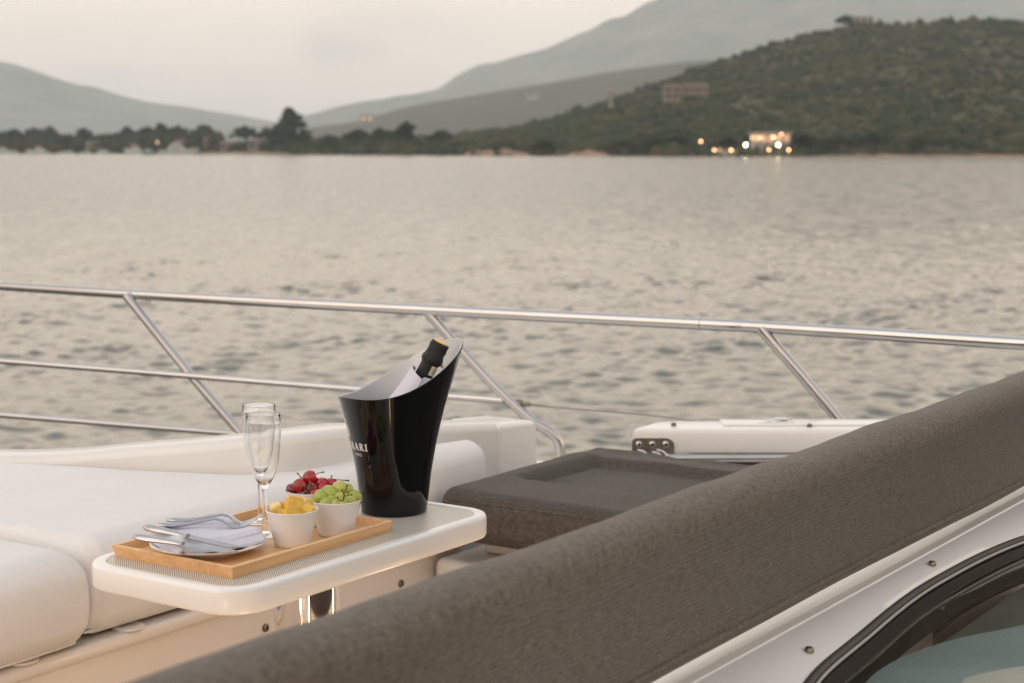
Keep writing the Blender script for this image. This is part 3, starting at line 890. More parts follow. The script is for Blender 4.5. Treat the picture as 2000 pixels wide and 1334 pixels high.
# ---- champagne flutes
def flute(c, label):
    t = thing('champagne_flute', label, 'glass', c, group='champagne flutes on the tray')
    w = 0.0006
    outer = [(0.0042, 0.078), (0.0060, 0.083), (0.0105, 0.089), (0.0165, 0.099), (0.0218, 0.114), (0.0255, 0.131), (0.0276, 0.150), (0.0286, 0.170), (0.0288, 0.190), (0.0284, 0.2052)]
    inner = [(r-w, z) for r, z in outer[2:]][::-1]
    prof = [(0, 0.0772)]+outer+[(0.0283, 0.2056), (0.0281, 0.2058), (0.0279, 0.2057)]+inner+[(0.0045, 0.0875), (0, 0.0868)]
    link_mesh('bowl', G().lathe(prof, 56), 'glass', t, angle=70)
    prof = [(0, 0.0045), (0.0066, 0.0048), (0.0050, 0.010), (0.0043, 0.022), (0.0040, 0.050), (0.0042, 0.0772), (0, 0.0771)]
    link_mesh('stem', G().lathe(prof, 28), 'glass', t, angle=70)
    prof = [(0, 0.0), (0.0285, 0.0), (0.0300, 0.0009), (0.0290, 0.0020), (0.018, 0.0030), (0.0068, 0.0044), (0, 0.0044)]
    link_mesh('foot', G().lathe(prof, 48), 'glass', t, angle=70)
    return t
flute((2.079, 1.903, FLOOR+0.0004), 'empty champagne flute standing in front, beside the pineapple bowl')
flute((2.150, 1.978, FLOOR+0.0004), 'empty champagne flute standing behind, at the back rim of the tray')

# ---- bowls of fruit
def bowl(c, label):
    t = thing('fruit_bowl', label, 'bowl', c, group='small white bowls on the tray')
    prof = [(0, 0.0), (0.0265, 0.0), (0.0285, 0.0015), (0.031, 0.008), (0.0365, 0.032), (0.0430, 0.0585), (0.0436, 0.0600), (0.0428, 0.0608), (0.0414, 0.0600), (0.0345, 0.032), (0.0285, 0.010), (0.02, 0.006), (0, 0.005)]
    link_mesh('dish', G().lathe(prof, 64), 'ceramic', t, angle=60)
    return t
B1 = (2.050, 1.817, FLOOR); B2 = (2.150, 1.808, FLOOR); B3 = (2.187, 1.893, FLOOR)
bowl(B1, 'small white bowl holding pineapple, nearest the front')
bowl(B2, 'small white bowl holding green grapes')
bowl(B3, 'small white bowl holding red cherries, behind the others')

# view-facing axes on the boat: r = to the right, f = away from the eye
fr = Vector((B1[0], B1[1], 0)).normalized(); rt = Vector((fr.y, -fr.x, 0))
# pineapple chunks
def chunk(size, seed):
    rs = random.Random(seed)
    g = G()
    a, b, h = size
    vs = []
    for z in (0, 1):
        for (x, y) in ((-1, -1), (1, -1), (1, 1), (-1, 1)):
            k = 0.78 if z else 1.0
            vs.append((x*a/2*k*rs.uniform(.8, 1.1), y*b/2*(0.75 if x > 0 else 1)*rs.uniform(.8, 1.1), (z-.5)*h*rs.uniform(.85, 1.1)))
    bm = bmesh.new()
    bv = [bm.verts.new(v) for v in vs]
    for f in ((3, 2, 1, 0), (4, 5, 6, 7), (0, 1, 5, 4), (1, 2, 6, 5), (2, 3, 7, 6), (3, 0, 4, 7)): bm.faces.new([bv[i] for i in f])
    bmesh.ops.bevel(bm, geom=list(bm.edges), offset=0.0016, segments=2, affect='EDGES')
    bmesh.ops.subdivide_edges(bm, edges=[e for e in bm.edges if e.calc_length() > 0.006], cuts=3, use_grid_fill=True)
    for v in bm.verts:
        v.co += v.normal*0 + Vector((nz(*(v.co*1), 90+seed), nz(*(v.co*1), 130+seed), nz(*(v.co*1), 170+seed)))*0.0006
    bm.verts.ensure_lookup_table(); bm.verts.index_update()
    g.add([tuple(v.co) for v in bm.verts], [tuple(v.index for v in f.verts) for f in bm.faces]); bm.free()
    return g
chunks = [  # right, away, up (m from bowl centre/base), size, rotation
    (-0.024, -0.006, 0.060, (0.024, 0.024, 0.022), (0.2, -0.35, 0.3), 'pale pineapple chunk at the left rim of its bowl'),
    (0.002, -0.012, 0.067, (0.032, 0.026, 0.030), (-0.25, 0.30, 0.5), 'deep yellow pineapple chunk standing tallest in its bowl'),
    (0.023, -0.010, 0.059, (0.030, 0.026, 0.020), (0.3, 0.5, -0.3), 'pineapple wedge sloping to the right front rim'),
    (0.022, 0.012, 0.064, (0.026, 0.024, 0.022), (0.1, 0.3, 0.9), 'pineapple chunk tucked behind at the right'),
    (-0.012, -0.024, 0.054, (0.022, 0.020, 0.020), (0.4, -0.1, 1.1), 'small pineapple piece low at the front rim'),
    (-0.014, 0.018, 0.059, (0.026, 0.024, 0.020), (-0.2, -0.2, 0.2), 'pineapple piece at the back left of its bowl'),
    (0.006, 0.020, 0.052, (0.026, 0.026, 0.020), (0.1, 0.1, 0.4), 'pineapple piece underneath at the back of its bowl'),
]
for i, (r_, f_, z, sz, ro, lab) in enumerate(chunks):
    o = link_mesh('pineapple_chunk', chunk(sz, i), 'pine_pale' if i in (0, 3, 6) else 'pine', None, angle=50)
    p = rt*r_+fr*f_
    o.location = W(B1[0]+p.x, B1[1]+p.y, FLOOR+z); o.rotation_euler = (ro[0], ro[1], ro[2]+YAW-math.pi/2+0.5)
    tag(o, lab, 'pineapple', 'pineapple chunks in the bowl')
# grapes
cl = thing('grape_bunch', 'bunch of green grapes heaped in a white bowl', 'grapes', (B2[0], B2[1], FLOOR+0.045))
gr = [(-0.026, -0.010, 0.022, .0125, 1.15), (-0.010, -0.006, 0.027, .0130, 1.2), (0.008, 0.002, 0.033, .0125, 1.2), (0.020, 0.006, 0.030, .0105, 1.3), (-0.031, -0.002, 0.013, .0105, 1.1),
      (-0.018, -0.025, 0.012, .0115, 1.2), (-0.001, -0.030, 0.013, .0085, 1.0), (0.012, -0.028, 0.012, .0105, 1.05), (0.025, -0.018, 0.015, .0115, 1.0), (0.033, -0.002, 0.018, .0125, 1.15),
      (-0.008, -0.018, 0.016, .010, 1.1), (0.010, -0.014, 0.020, .011, 1.2), (-0.012, 0.016, 0.022, .0125, 1.1), (0.010, 0.020, 0.022, .0125, 1.1), (0.028, 0.016, 0.015, .012, 1.1), (-0.030, 0.014, 0.012, .012, 1.1),
      (0.0, 0.0, 0.008, .013, 1.1), (-0.02, 0.0, 0.002, .013, 1.1), (0.02, -0.004, 0.003, .013, 1.1)]
for i, (r_, f_, z, rad, el) in enumerate(gr):
    p = (rt*r_+fr*f_)*0.93
    g = G().ball((0, 0, 0), rad, 24, 14)
    g.v = [(x*el, y, zz) for x, y, zz in g.v]
    g.xf(Matrix.Translation((p.x, p.y, z)) @ Matrix.Rotation(random.uniform(0, 3.1), 4, 'Z') @ Matrix.Rotation(random.uniform(-.6, .6), 4, 'Y'))
    link_mesh('grape', g, 'grape_ripe' if i in (2, 3, 6, 8, 11) else 'grape', cl)
g = G()
def rp(r_, f_, z): p = rt*r_+fr*f_; return (p.x, p.y, z)
g.tube(catmull([rp(0.012, -0.022, 0.008), rp(0.012, -0.032, 0.022), rp(0.013, -0.034, 0.030), rp(0.010, -0.032, 0.036)], 5), 0.0011, 7)
g.tube(catmull([rp(0.013, -0.033, 0.027), rp(0.020, -0.034, 0.028), rp(0.026, -0.030, 0.0285)], 4), 0.0008, 7)
g.tube(catmull([rp(0.0125, -0.034, 0.029), rp(0.016, -0.032, 0.037), rp(0.0185, -0.028, 0.043)], 4), 0.0008, 7)
g.tube(catmull([rp(0.012, -0.033, 0.020), rp(0.006, -0.036, 0.021), rp(0.002, -0.034, 0.025)], 4), 0.0008, 7)
for q in (rp(0.010, -0.032, 0.0365), rp(0.026, -0.030, 0.0285), rp(0.0185, -0.028, 0.0435), rp(0.002, -0.034, 0.0255)): g.ball(q, 0.0017, 8, 6)
link_mesh('stalk', g, 'stem_brown', cl)
# cherries
def cherry(r_, f_, z, rad, stem, lab, flip=0):
    p = rt*r_+fr*f_
    c = (B3[0]+p.x, B3[1]+p.y, FLOOR+z)
    t = thing('cherry', lab, 'cherry', c, group='red cherries in the bowl')
    prof = [(0, -rad*.96)]
    for i in range(1, 15):
        a = math.pi*i/15; rr = rad*math.sin(a)*(1+0.05*math.cos(a)); zz = -rad*math.cos(a)
        if i > 12: zz -= rad*0.10*(i-12)
        prof.append((rr, zz))
    prof.append((0, rad*0.66))
    g = G().lathe(prof, 28)
    if stem:
        d = Vector(rp(*stem))
        q = d.normalized().to_track_quat('Z', 'Y').to_matrix().to_4x4()
        g.xf(q)
    link_mesh('fruit', g, 'cherry_dark' if lab.startswith('dark') else 'cherry', t)
    if stem:
        d = Vector(rp(*stem)); n_ = d.normalized()
        up = Vector((0, 0, 1))*0.08*d.length
        g = G().tube(catmull([n_*rad*0.64, d*0.5+up, d], 5), [0.0008]*8+[0.0010, 0.0014, 0.0019], 7)
        link_mesh('stem', g, 'stem', t)
ch = [(-0.002, -0.004, 0.083, .0128, (0.024, 0.0, 0.009), 'bright red cherry on top of the heap'),
      (-0.020, -0.014, 0.071, .0125, (0.017, -0.016, -0.014), 'cherry at the left front with its stem hanging over the rim'),
      (-0.014, 0.004, 0.074, .0105, (-0.010, 0.000, 0.016), 'small cherry behind the left front one'),
      (0.017, -0.006, 0.073, .0115, None, 'cherry right of the topmost one'),
      (0.020, -0.018, 0.067, .0115, None, 'cherry low at the right front beside the grapes'),
      (0.001, -0.018, 0.066, .0115, (-0.004, -0.012, 0.014), 'dark cherry in the middle below the topmost one'),
      (-0.033, -0.006, 0.064, .0112, None, 'dark red cherry at the left rim'),
      (0.034, 0.004, 0.070, .0110, (0.001, 0.0, 0.014), 'cherry at the right rim with an upright stem'),
      (-0.010, 0.022, 0.066, .0120, None, 'cherry at the back left of the heap'),
      (0.014, 0.022, 0.066, .0120, (0.052, 0.012, 0.002), 'cherry at the back with a long brown stem pointing right'),
      (0.0, 0.0, 0.055, .0130, None, 'cherry at the bottom of the heap'),
      (0.006, -0.031, 0.058, .0105, (-0.026, 0.006, 0.017), 'cherry at the front rim with a green stem lying left')]
for c in ch: cherry(*c)

# ---- wine cooler
base = (2.374, 1.859, TZ-0.0016)
bk = thing('wine_cooler', 'glossy black flared wine cooler with a slanted rim and silver lettering', 'wine cooler', base)
f2 = Vector((base[0], base[1], 0)).normalized(); r2 = Vector((f2.y, -f2.x, 0))
rp_z = [0, .004, .0276, .075, .1225, .17, .214, .251, .294, .34]; rp_r = [.0585, .0600, .0625, .0682, .0770, .0876, .0997, .1110, .1235, .138]
def brad(z): return float(np.interp(z, rp_z, rp_r))
_zs = np.linspace(0, .34, 200); _rs = np.interp(_zs, rp_z, rp_r)
_k = np.ones(21)/21; _pad = np.concatenate([np.full(10, _rs[0]), _rs, _rs[-1]+(_rs[-1]-_rs[-2])*np.arange(1, 11)])
_rs2 = np.convolve(_pad, _k, 'valid')
def brad(z): return float(np.interp(z, _zs, _rs2))
def brim(th): return 0.2450+0.046*math.cos(th)+0.0115*math.sin(th)+0.012*math.cos(2*th)+0.0105*math.sin(2*th)
def bpt(th, z, dr=0.0):
    r_ = brad(z)+dr
    q = r2*(math.cos(th)*r_)+f2*(math.sin(th)*r_)
    return (q.x, q.y, z)
SEG = 120
def shell(dr, ts, zmin):
    rows = []
    for t_ in ts:
        rows.append([bpt(2*math.pi*k/SEG, zmin+(brim(2*math.pi*k/SEG)-zmin)*t_, dr) for k in range(SEG)])
    return rows
ts = np.linspace(0, 1, 44)
outer = shell(0.0, ts, 0.0)
lip = [[(x, y, z+0.0012) for (x, y, z) in shell(-0.0015, [1.0], 0.0)[0]]]
def rows_to(g, rows, capfirst=None):
    k = SEG; vs = [p for r_ in rows for p in r_]; fs = []
    for a in range(len(rows)-1):
        for i in range(k): fs.append((a*k+i, a*k+(i+1) % k, (a+1)*k+(i+1) % k, (a+1)*k+i))
    if capfirst: fs.append(tuple(range(k))[::-1])
    return g.add(vs, fs)
bottom = [[(x*0.9, y*0.9, 0.0) for (x, y, z) in outer[0]]]
bevel = [[(x*0.975, y*0.975, 0.0) for (x, y, z) in outer[0]], [(x*1.0, y*1.0, 0.0018) for (x, y, z) in outer[0]]]
g = rows_to(G(), bottom+bevel+outer[1:]+lip, True)
link_mesh('outer_shell', g, 'black', bk, angle=35)
innr = shell(-0.0045, np.linspace(1, 0.06, 30), 0.0)
inner_rows = [[(x, y, z+0.0012) for (x, y, z) in shell(-0.0018, [1.0], 0.0)[0]]]+innr
g = G(); k = SEG; vs = [p for r_ in inner_rows for p in r_]; fs = []
for a in range(len(inner_rows)-1):
    for i in range(k): fs.append((a*k+i, a*k+(i+1) % k, (a+1)*k+(i+1) % k, (a+1)*k+i))
fs.append(tuple((len(inner_rows)-1)*k+i for i in range(k)))
g.add(vs, fs); o = link_mesh('lining', g, 'satin', bk, angle=35)
# lettering: strokes laid on the curved wall
def wrap(poly, phi0, z0, th=0.0006):
    """poly in metres (x to the right along the wall, y up); thickened off the wall"""
    vs = []
    for dr in (0.0003, th):
        for (x, y) in poly:
            z = z0+y
            vs.append(bpt(phi0+x/brad(z0), z, dr))
    n = len(poly)
    return vs, [tuple(range(n))[::-1], tuple(range(n, 2*n))]+[(i, (i+1) % n, n+(i+1) % n, n+i) for i in range(n)]
def bar(x0, y0, x1, y1, w):
    d = Vector((x1-x0, y1-y0)); L = d.length; n_ = Vector((-d.y, d.x))/L*w/2
    k = max(1, int(L/0.003)); out_ = []
    for i in range(k+1): p = Vector((x0, y0))+d*i/k; out_.append(tuple(p-n_))
    for i in range(k, -1, -1): p = Vector((x0, y0))+d*i/k; out_.append(tuple(p+n_))
    return out_
def arc(cx, cy, rx, ry, a0, a1, w, n=9):
    o_ = [(cx+rx*math.cos(R(a0+(a1-a0)*i/n)), cy+ry*math.sin(R(a0+(a1-a0)*i/n))) for i in range(n+1)]
    i_ = [(cx+(rx-w)*math.cos(R(a1+(a0-a1)*i/n)), cy+(ry-w*.8)*math.sin(R(a1+(a0-a1)*i/n))) for i in range(n+1)]
    return o_+i_
def letter(ch, s):
    b, t = 0.26*s, 0.12*s
    hf = b/2
    S = []
    if ch in 'FE':
        S = [bar(.16*s, 0, .16*s, s, b*.8), bar(.0, s-t/2, .66*s, s-t/2, t), bar(.17*s, .52*s, .52*s, .52*s, t), bar(0, t*.4, .36*s if ch == 'F' else .68*s, t*.4, t*.8)]
        S += [bar(.62*s, s, .62*s, .76*s, t*.8)]
        if ch == 'E': S += [bar(.64*s, 0, .64*s, .26*s, t*.8)]
    elif ch == 'R':
        S = [bar(.16*s, 0, .16*s, s, b*.8), arc(.36*s, .735*s, .31*s, .265*s, 90, -90, b*.7), bar(.0, s-t/2, .38*s, s-t/2, t), bar(.1*s, .47*s+t/2, .38*s, .47*s+t/2, t),
             bar(.36*s, .5*s, .70*s, 0, b*.8), bar(0, t*.4, .34*s, t*.4, t*.8), bar(.58*s, t*.4, .84*s, t*.4, t*.8)]
    elif ch == 'A':
        S = [bar(.08*s, 0, .40*s, s, t), bar(.36*s, s, .74*s, 0, b*.8), bar(.18*s, .33*s, .60*s, .33*s, t), bar(-.04*s, t*.4, .24*s, t*.4, t*.8), bar(.56*s, t*.4, .90*s, t*.4, t*.8)]
    elif ch == 'I':
        S = [bar(.18*s, 0, .18*s, s, b*.85), bar(0, t*.4, .36*s, t*.4, t*.8), bar(0, s-t*.4, .36*s, s-t*.4, t*.8)]
    elif ch == '1': S = [bar(.2*s, 0, .2*s, s, .17*s), bar(.02*s, .78*s, .2*s, .98*s, .13*s)]
    elif ch == '9': S = [arc(.32*s, .68*s, .30*s, .32*s, 0, 360, .15*s, 18), bar(.56*s, .62*s, .30*s, 0, .15*s)]
    elif ch == '0': S = [arc(.34*s, .5*s, .33*s, .5*s, 0, 360, .15*s, 20)]
    elif ch == '2': S = [arc(.32*s, .70*s, .30*s, .30*s, 170, -40, .15*s, 12), bar(.50*s, .52*s, .06*s, .06*s, .15*s), bar(.02*s, .07*s, .64*s, .07*s, .14*s)]
    elif ch == 'cap': S = []
    return S
ADV = {'F': .74, 'E': .78, 'R': .90, 'A': .92, 'I': .46, '1': .55, '9': .82, '0': .86, '2': .80}
def write(txt, s, phi_end, z0, gap):
    wtot = sum(ADV[c]*s+gap for c in txt)-gap
    z_r = brad(z0); x = -wtot
    g = G(); layer = 0
    for c in txt:
        for pl_ in letter(c, s):
            layer += 1
            v_, f_ = wrap([(x+px_, py_) for px_, py_ in pl_], phi_end, z0, 0.0005+0.00002*(layer % 7))
            g.add(v_, f_)
        x += ADV[c]*s+gap
    return g
PHI = R(-90)   # facing the eye; lettering is turned away to the left
g = write('FERRARI', 0.0132, PHI-R(35.5), 0.1205, 0.0016); link_mesh('lettering', g, 'ink', bk, smooth=False)
g = write('1902', 0.0052, PHI-R(48), 0.1095, 0.0012); link_mesh('date_lettering', g, 'ink', bk, smooth=False)
# small crest above the lettering: a crowned shield of short strokes
g = G()
def add_crest(polys):
    for i, pl_ in enumerate(polys):
        v_, f_ = wrap(pl_, PHI-R(74), 0.143, 0.0005+0.00002*(i % 7)); g.add(v_, f_)
add_crest([arc(0, .010, .0085, .012, 0, 360, .0012, 26), bar(-.004, .002, -.004, .018, .0016), bar(0, .000, 0, .020, .0016), bar(.004, .002, .004, .018, .0016),
           bar(-.007, .011, .007, .011, .0012), bar(-.004, .0245, .004, .0245, .0016), bar(0, .025, 0, .034, .0018), bar(-.004, .029, .004, .029, .0016), bar(-.0035, .0265, .0, .033, .001), bar(.0035, .0265, .0, .033, .001)])
link_mesh('crest', g, 'ink', bk, smooth=False)

# ---- bottle in the cooler
tilt = R(27.5)
ax = (r2*math.sin(tilt)+Vector((0, 0, 1))*math.cos(tilt)+f2*-0.03).normalized()
topp = r2*0.0865+f2*0.004+Vector((0, 0, 0.3065))
LEN = 0.265
q = ax.to_track_quat('Z', 'Y').to_matrix().to_4x4()
bo = topp-ax*LEN
bb = (base[0]+bo.x, base[1]+bo.y, base[2]+bo.z)
bt = thing('wine_bottle', 'dark sparkling wine bottle with black foil and gold cap leaning in the cooler', 'bottle', bb)
g = G().lathe([(0, 0), (0.024, 0), (0.0265, 0.003), (0.0268, 0.11), (0.025, 0.13), (0.0185, 0.160), (0.0150, 0.185), (0.0143, 0.215), (0.0143, 0.22), (0, 0.22)], 40); g.xf(q)
link_mesh('body', g, 'bottle', bt, angle=50)
# crinkled foil: neck sleeve, wire bulge, cap
prof = [(0.0153, 0.186), (0.0150, 0.205), (0.0149, 0.219), (0.0156, 0.2225), (0.0174, 0.2250), (0.0190, 0.2285), (0.0186, 0.2330), (0.0168, 0.2370), (0.0158, 0.242), (0.0160, 0.249), (0.0164, 0.257), (0.0161, 0.2625), (0.0148, 0.2642), (0.0128, 0.2644), (0.0, 0.2644)]
g = G().lathe([(r_*1.07, z_) for r_, z_ in prof], 56)
vv = []
for (x, y, z) in g.v:
    r_ = math.hypot(x, y)
    if r_ > 1e-5:
        a = math.atan2(y, x)
        k_ = smoothstep(0.219, 0.228, z)*(1-smoothstep(0.2625, 0.2645, z))
        d = 1.7*(0.0011*mnoise.noise(Vector((math.cos(a)*3.2, math.sin(a)*3.2, z*240)))+0.0008*math.sin(a*9+z*500)*mnoise.noise(Vector((a, z*90, 3))))*k_
        x *= (r_+d)/r_; y *= (r_+d)/r_
    vv.append((x, y, z))
g.v = vv; g.xf(q); link_mesh('foil_sleeve', g, 'foil', bt, angle=70)
g = G().lathe([(0, 0.2644), (0.0136, 0.2644), (0.0134, 0.2656), (0.0122, 0.2664), (0.0108, 0.2660), (0, 0.2662)], 40); g.xf(q); link_mesh('gold_cap', g, 'gold', bt, angle=30)
# neck label patch wrapped round the right front of the sleeve, and the gold tear tab
g = G(); vs = []; fs = []
qi = q.inverted()
fl_ = (qi @ Vector((-(f2.x), -(f2.y), 0)).to_4d()).to_3d(); fa = math.atan2(fl_.y, fl_.x)
rl_ = (qi @ Vector((r2.x, r2.y, 0)).to_4d()).to_3d(); sgn = 1 if math.sin(math.atan2(rl_.y, rl_.x)-fa) > 0 else -1
def nk_pt(a, z, r_): return (r_*math.cos(fa+sgn*a), r_*math.sin(fa+sgn*a), z)
for lay, r_ in enumerate((0.0161, 0.0167)):
    for i in range(9):
        for z in (0.2035, 0.2125, 0.2215): vs.append(nk_pt(R(18+62*i/8), z, r_))
for i in range(8):
    for j in range(2):
        a = i*3+j
        fs.append((a, a+1, a+4, a+3)); fs.append((a+27, a+30, a+31, a+28))
    fs.append((i*3, i*3+3, i*3+30, i*3+27)); fs.append((i*3+2, i*3+5, i*3+32, i*3+29))
for i in (0, 8):
    for j in range(2): fs.append((i*3+j, i*3+j+1, i*3+j+28, i*3+j+27))
g.add(vs, fs); g.xf(q); lb = link_mesh('neck_label', g, 'label', bt)
g = G()
for i in range(16):
    a0, a1 = 2*math.pi*i/16, 2*math.pi*(i+1)/16
    def ep(a, k_): return nk_pt(R(52)+math.cos(a)*0.0032*k_/0.0155, 0.2125+math.sin(a)*0.0048*k_, 0.0169)
    g.add([ep(a0, 1), ep(a1, 1), ep(a1, .62), ep(a0, .62)], [(0, 1, 2, 3)])
g.xf(q); link_mesh('label_ring', g, 'rubber', lb, smooth=False)
g = G()
p0 = Vector(nk_pt(R(80), 0.229, 0.0175)); p1 = Vector(nk_pt(R(88), 0.2255, 0.0245))
g.tube([p0, (p0+p1)/2, p1], [0.0022, 0.0026, 0.0016], 8); g.xf(q); link_mesh('tear_tab', g, 'gold', bt)

# ---- cloth wrapped round the bottle
base2 = bb
cl = thing('wine_cloth', 'lavender cloth wrapped round the bottle inside the cooler', 'cloth', base2)
def cloth_sheet(a0, a1, zb, ztop, rb, rtop, NA=30, NZ=16, seed=0):
    g = G(); vs = []; fs = []
    for lay in (0, 1):
        for i in range(NA+1):
            s = i/NA; a = R(a0+(a1-a0)*s)
            zt = ztop(s)
            for j in range(NZ+1):
                t_ = j/NZ; z = zb+(zt-zb)*t_
                r_ = rb+(rtop(s)-rb)*t_**0.8+0.0022*nz(a*2.2, z*20, seed, 1)*(1-0.4*t_)+0.0016*math.sin(a*7+seed)*(1-t_)
                if lay: r_ -= 0.0016
                p = nk_pt(a, z, r_); vs.append(p)
    n_ = (NA+1)*(NZ+1)
    for lay in (0, 1):
        for i in range(NA):
            for j in range(NZ):
                a = lay*n_+i*(NZ+1)+j; qd = (a, a+1, a+NZ+2, a+NZ+1); fs.append(qd if lay else qd[::-1])
    for i in range(NA):
        for j in (0, NZ): a = i*(NZ+1)+j; fs.append((a, a+NZ+1, a+NZ+1+n_, a+n_))
    for j in range(NZ):
        for i in (0, NA): a = i*(NZ+1)+j; fs.append((a, a+1, a+1+n_, a+n_))
    return g.add(vs, fs)
g = cloth_sheet(-12, 95, 0.085, lambda s: 0.197+0.007*s-0.012*max(0, .12-s)/.12, 0.045, lambda s: 0.0225+0.003*(1-s), seed=1.0); g.xf(q); link_mesh('front_flap', g, 'napkin', cl)
g = cloth_sheet(-130, -4, 0.085, lambda s: 0.210-0.016*s-0.03*max(0, .3-s), 0.046, lambda s: 0.024+0.007*s, seed=4.0); g.xf(q); link_mesh('left_flap', g, 'napkin', cl)

# ================================================================== BACKGROUND
# ---- water
def build_sea():
    f = 1690.0; hgt = EYE
    rs = [3.0]
    while rs[-1] < 9000:
        r_ = rs[-1]
        step = 0.5 if r_ < 14 else max(0.05, 0.27*r_*r_/(f*hgt)) if r_ < 1700 else r_*0.12
        if 14 <= r_ < 20: step = 0.09
        rs.append(r_+step)
    rs = np.array(rs)
    az = np.concatenate([np.linspace(-100, -21, 32)[:-1], np.linspace(-21, 21, 820), np.linspace(21, 100, 32)[1:]])
    az = np.radians(az)
    rr, aa = np.meshgrid(rs, az, indexing='ij')
    X = rr*np.sin(aa); Y = rr*np.cos(aa); Z = np.zeros_like(X)
    dr = np.gradient(rs)[:, None]; da = np.gradient(az)[None, :]*rr
    r2_ = np.random.default_rng(3)
    n = 72
    lam = np.exp(r2_.uniform(math.log(0.30), math.log(4.5), n))
    th = r2_.normal(R(205), R(38), n)
    amp = 0.0050*lam**0.85*(0.58+0.70*np.exp(-(np.log(lam/0.62)/0.5)**2))
    amp *= np.where(lam > 1.6, 0.55, 1.0)
    ph = r2_.uniform(0, 2*math.pi, n)
    lost = np.zeros_like(X)
    DX = np.zeros_like(X); DY = np.zeros_like(Y)
    for l, t_, a, p in zip(lam, th, amp, ph):
        kx, ky = math.cos(t_)*2*math.pi/l, math.sin(t_)*2*math.pi/l
        # fade waves the mesh can no longer carry
        rad = np.abs(dr*(np.sin(aa)*kx+np.cos(aa)*ky)); tan = np.abs(da*(np.cos(aa)*kx-np.sin(aa)*ky))
        w = np.clip(1.6-np.maximum(rad, tan)/1.5, 0, 1)
        P = kx*X+ky*Y+p
        Z += a*w*np.cos(P); k_ = math.hypot(kx, ky)
        DX -= 0.9*a*w*np.sin(P)*kx/k_; DY -= 0.9*a*w*np.sin(P)*ky/k_
        lost += (1-w)*(a*k_)**2/2
    # broad patches of calmer and rougher water
    patch = np.zeros_like(X); r3_ = np.random.default_rng(9)
    for _ in range(14):
        t3 = r3_.uniform(0, 6.28); l3 = math.exp(r3_.uniform(math.log(1.8), math.log(8))); p3 = r3_.uniform(0, 6.28)
        patch += np.sin((X*math.cos(t3)+0.6*Y*math.sin(t3))*2*math.pi/l3+p3)
    patch /= math.sqrt(7.0)
    lane = np.sin(X*0.031+Y*0.017+1.0)*np.sin(Y*0.023-X*0.011)
    gust = 0.68+0.14*lane+0.46*np.clip(patch-0.35, 0, 1.6)
    Z *= gust; X = X+DX*gust; Y = Y+DY*gust
    nr, na = X.shape
    V = np.stack([X, Y, Z], -1).reshape(-1, 3)
    i = np.arange(nr-1)[:, None]*na+np.arange(na-1)[None, :]
    F = np.stack([i, i+1, i+na+1, i+na], -1).reshape(-1, 4)
    me = bpy.data.meshes.new('sea')
    me.vertices.add(len(V)); me.vertices.foreach_set('co', V.astype(np.float32).ravel())
    me.loops.add(F.size); me.loops.foreach_set('vertex_index', F.astype(np.int32).ravel())
    me.polygons.add(len(F)); me.polygons.foreach_set('loop_start', np.arange(0, F.size, 4, dtype=np.int32))
    me.polygons.foreach_set('use_smooth', np.ones(len(F), dtype=bool))
    at = me.attributes.new('ripple', 'FLOAT', 'POINT')
    at.data.foreach_set('value', np.clip(np.sqrt(lost/lost.max()), 0, 1).astype(np.float32).ravel())
    me.update(); me.validate()
    # make the surface face up
    if me.polygons[len(F)//2].normal.z < 0: me.flip_normals()
    return me
m, nt, p = new_mat('sea_water')
p.inputs['IOR'].default_value = 1.56
n = noise_tex(nt, coords(nt), 0.03, 3)
r_ = ramp(nt, n.outputs['Fac'], [(0.3, (0.046, 0.055, 0.045)), (0.7, (0.056, 0.064, 0.053))])
nt.links.new(r_.outputs['Color'], p.inputs['Base Color'])
at = nt.nodes.new('ShaderNodeAttribute'); at.attribute_name = 'ripple'
ro = nt.nodes.new('ShaderNodeMapRange'); ro.inputs['To Min'].default_value = 0.07; ro.inputs['To Max'].default_value = 0.24; ro.clamp = False
cat = noise_tex(nt, coords(nt, (0.75, 0.16, 1)), 1.0, 6, 0.72)
catr = ramp(nt, cat.outputs['Fac'], [(0.40, (0.30,)*3), (0.62, (1.35,)*3)])
mm = nt.nodes.new('ShaderNodeMath'); mm.operation = 'MULTIPLY'
nt.links.new(at.outputs['Fac'], mm.inputs[0]); nt.links.new(catr.outputs['Color'], mm.inputs[1])
nt.links.new(mm.outputs[0], ro.inputs['Value']); nt.links.new(ro.outputs['Result'], p.inputs['Roughness'])
n1 = noise_tex(nt, coords(nt, (1, 1.0, 1)), 5.5, 3, 0.6)
n2 = noise_tex(nt, coords(nt, (1, 0.5, 1)), 0.75, 4, 0.62)
b1 = bump(nt, n1.outputs['Fac'], 1.0, 0.012)
b2 = nt.nodes.new('ShaderNodeBump'); b2.inputs['Distance'].default_value = 0.16
nt.links.new(mm.outputs[0], b2.inputs['Strength']); nt.links.new(n2.outputs['Fac'], b2.inputs['Height']); nt.links.new(b1.outputs['Normal'], b2.inputs['Normal'])
nt.links.new(b2.outputs['Normal'], p.inputs['Normal'])
sea = bpy.data.objects.new('sea', build_sea()); COL.objects.link(sea); sea.data.materials.append(m); sea['kind'] = 'structure'

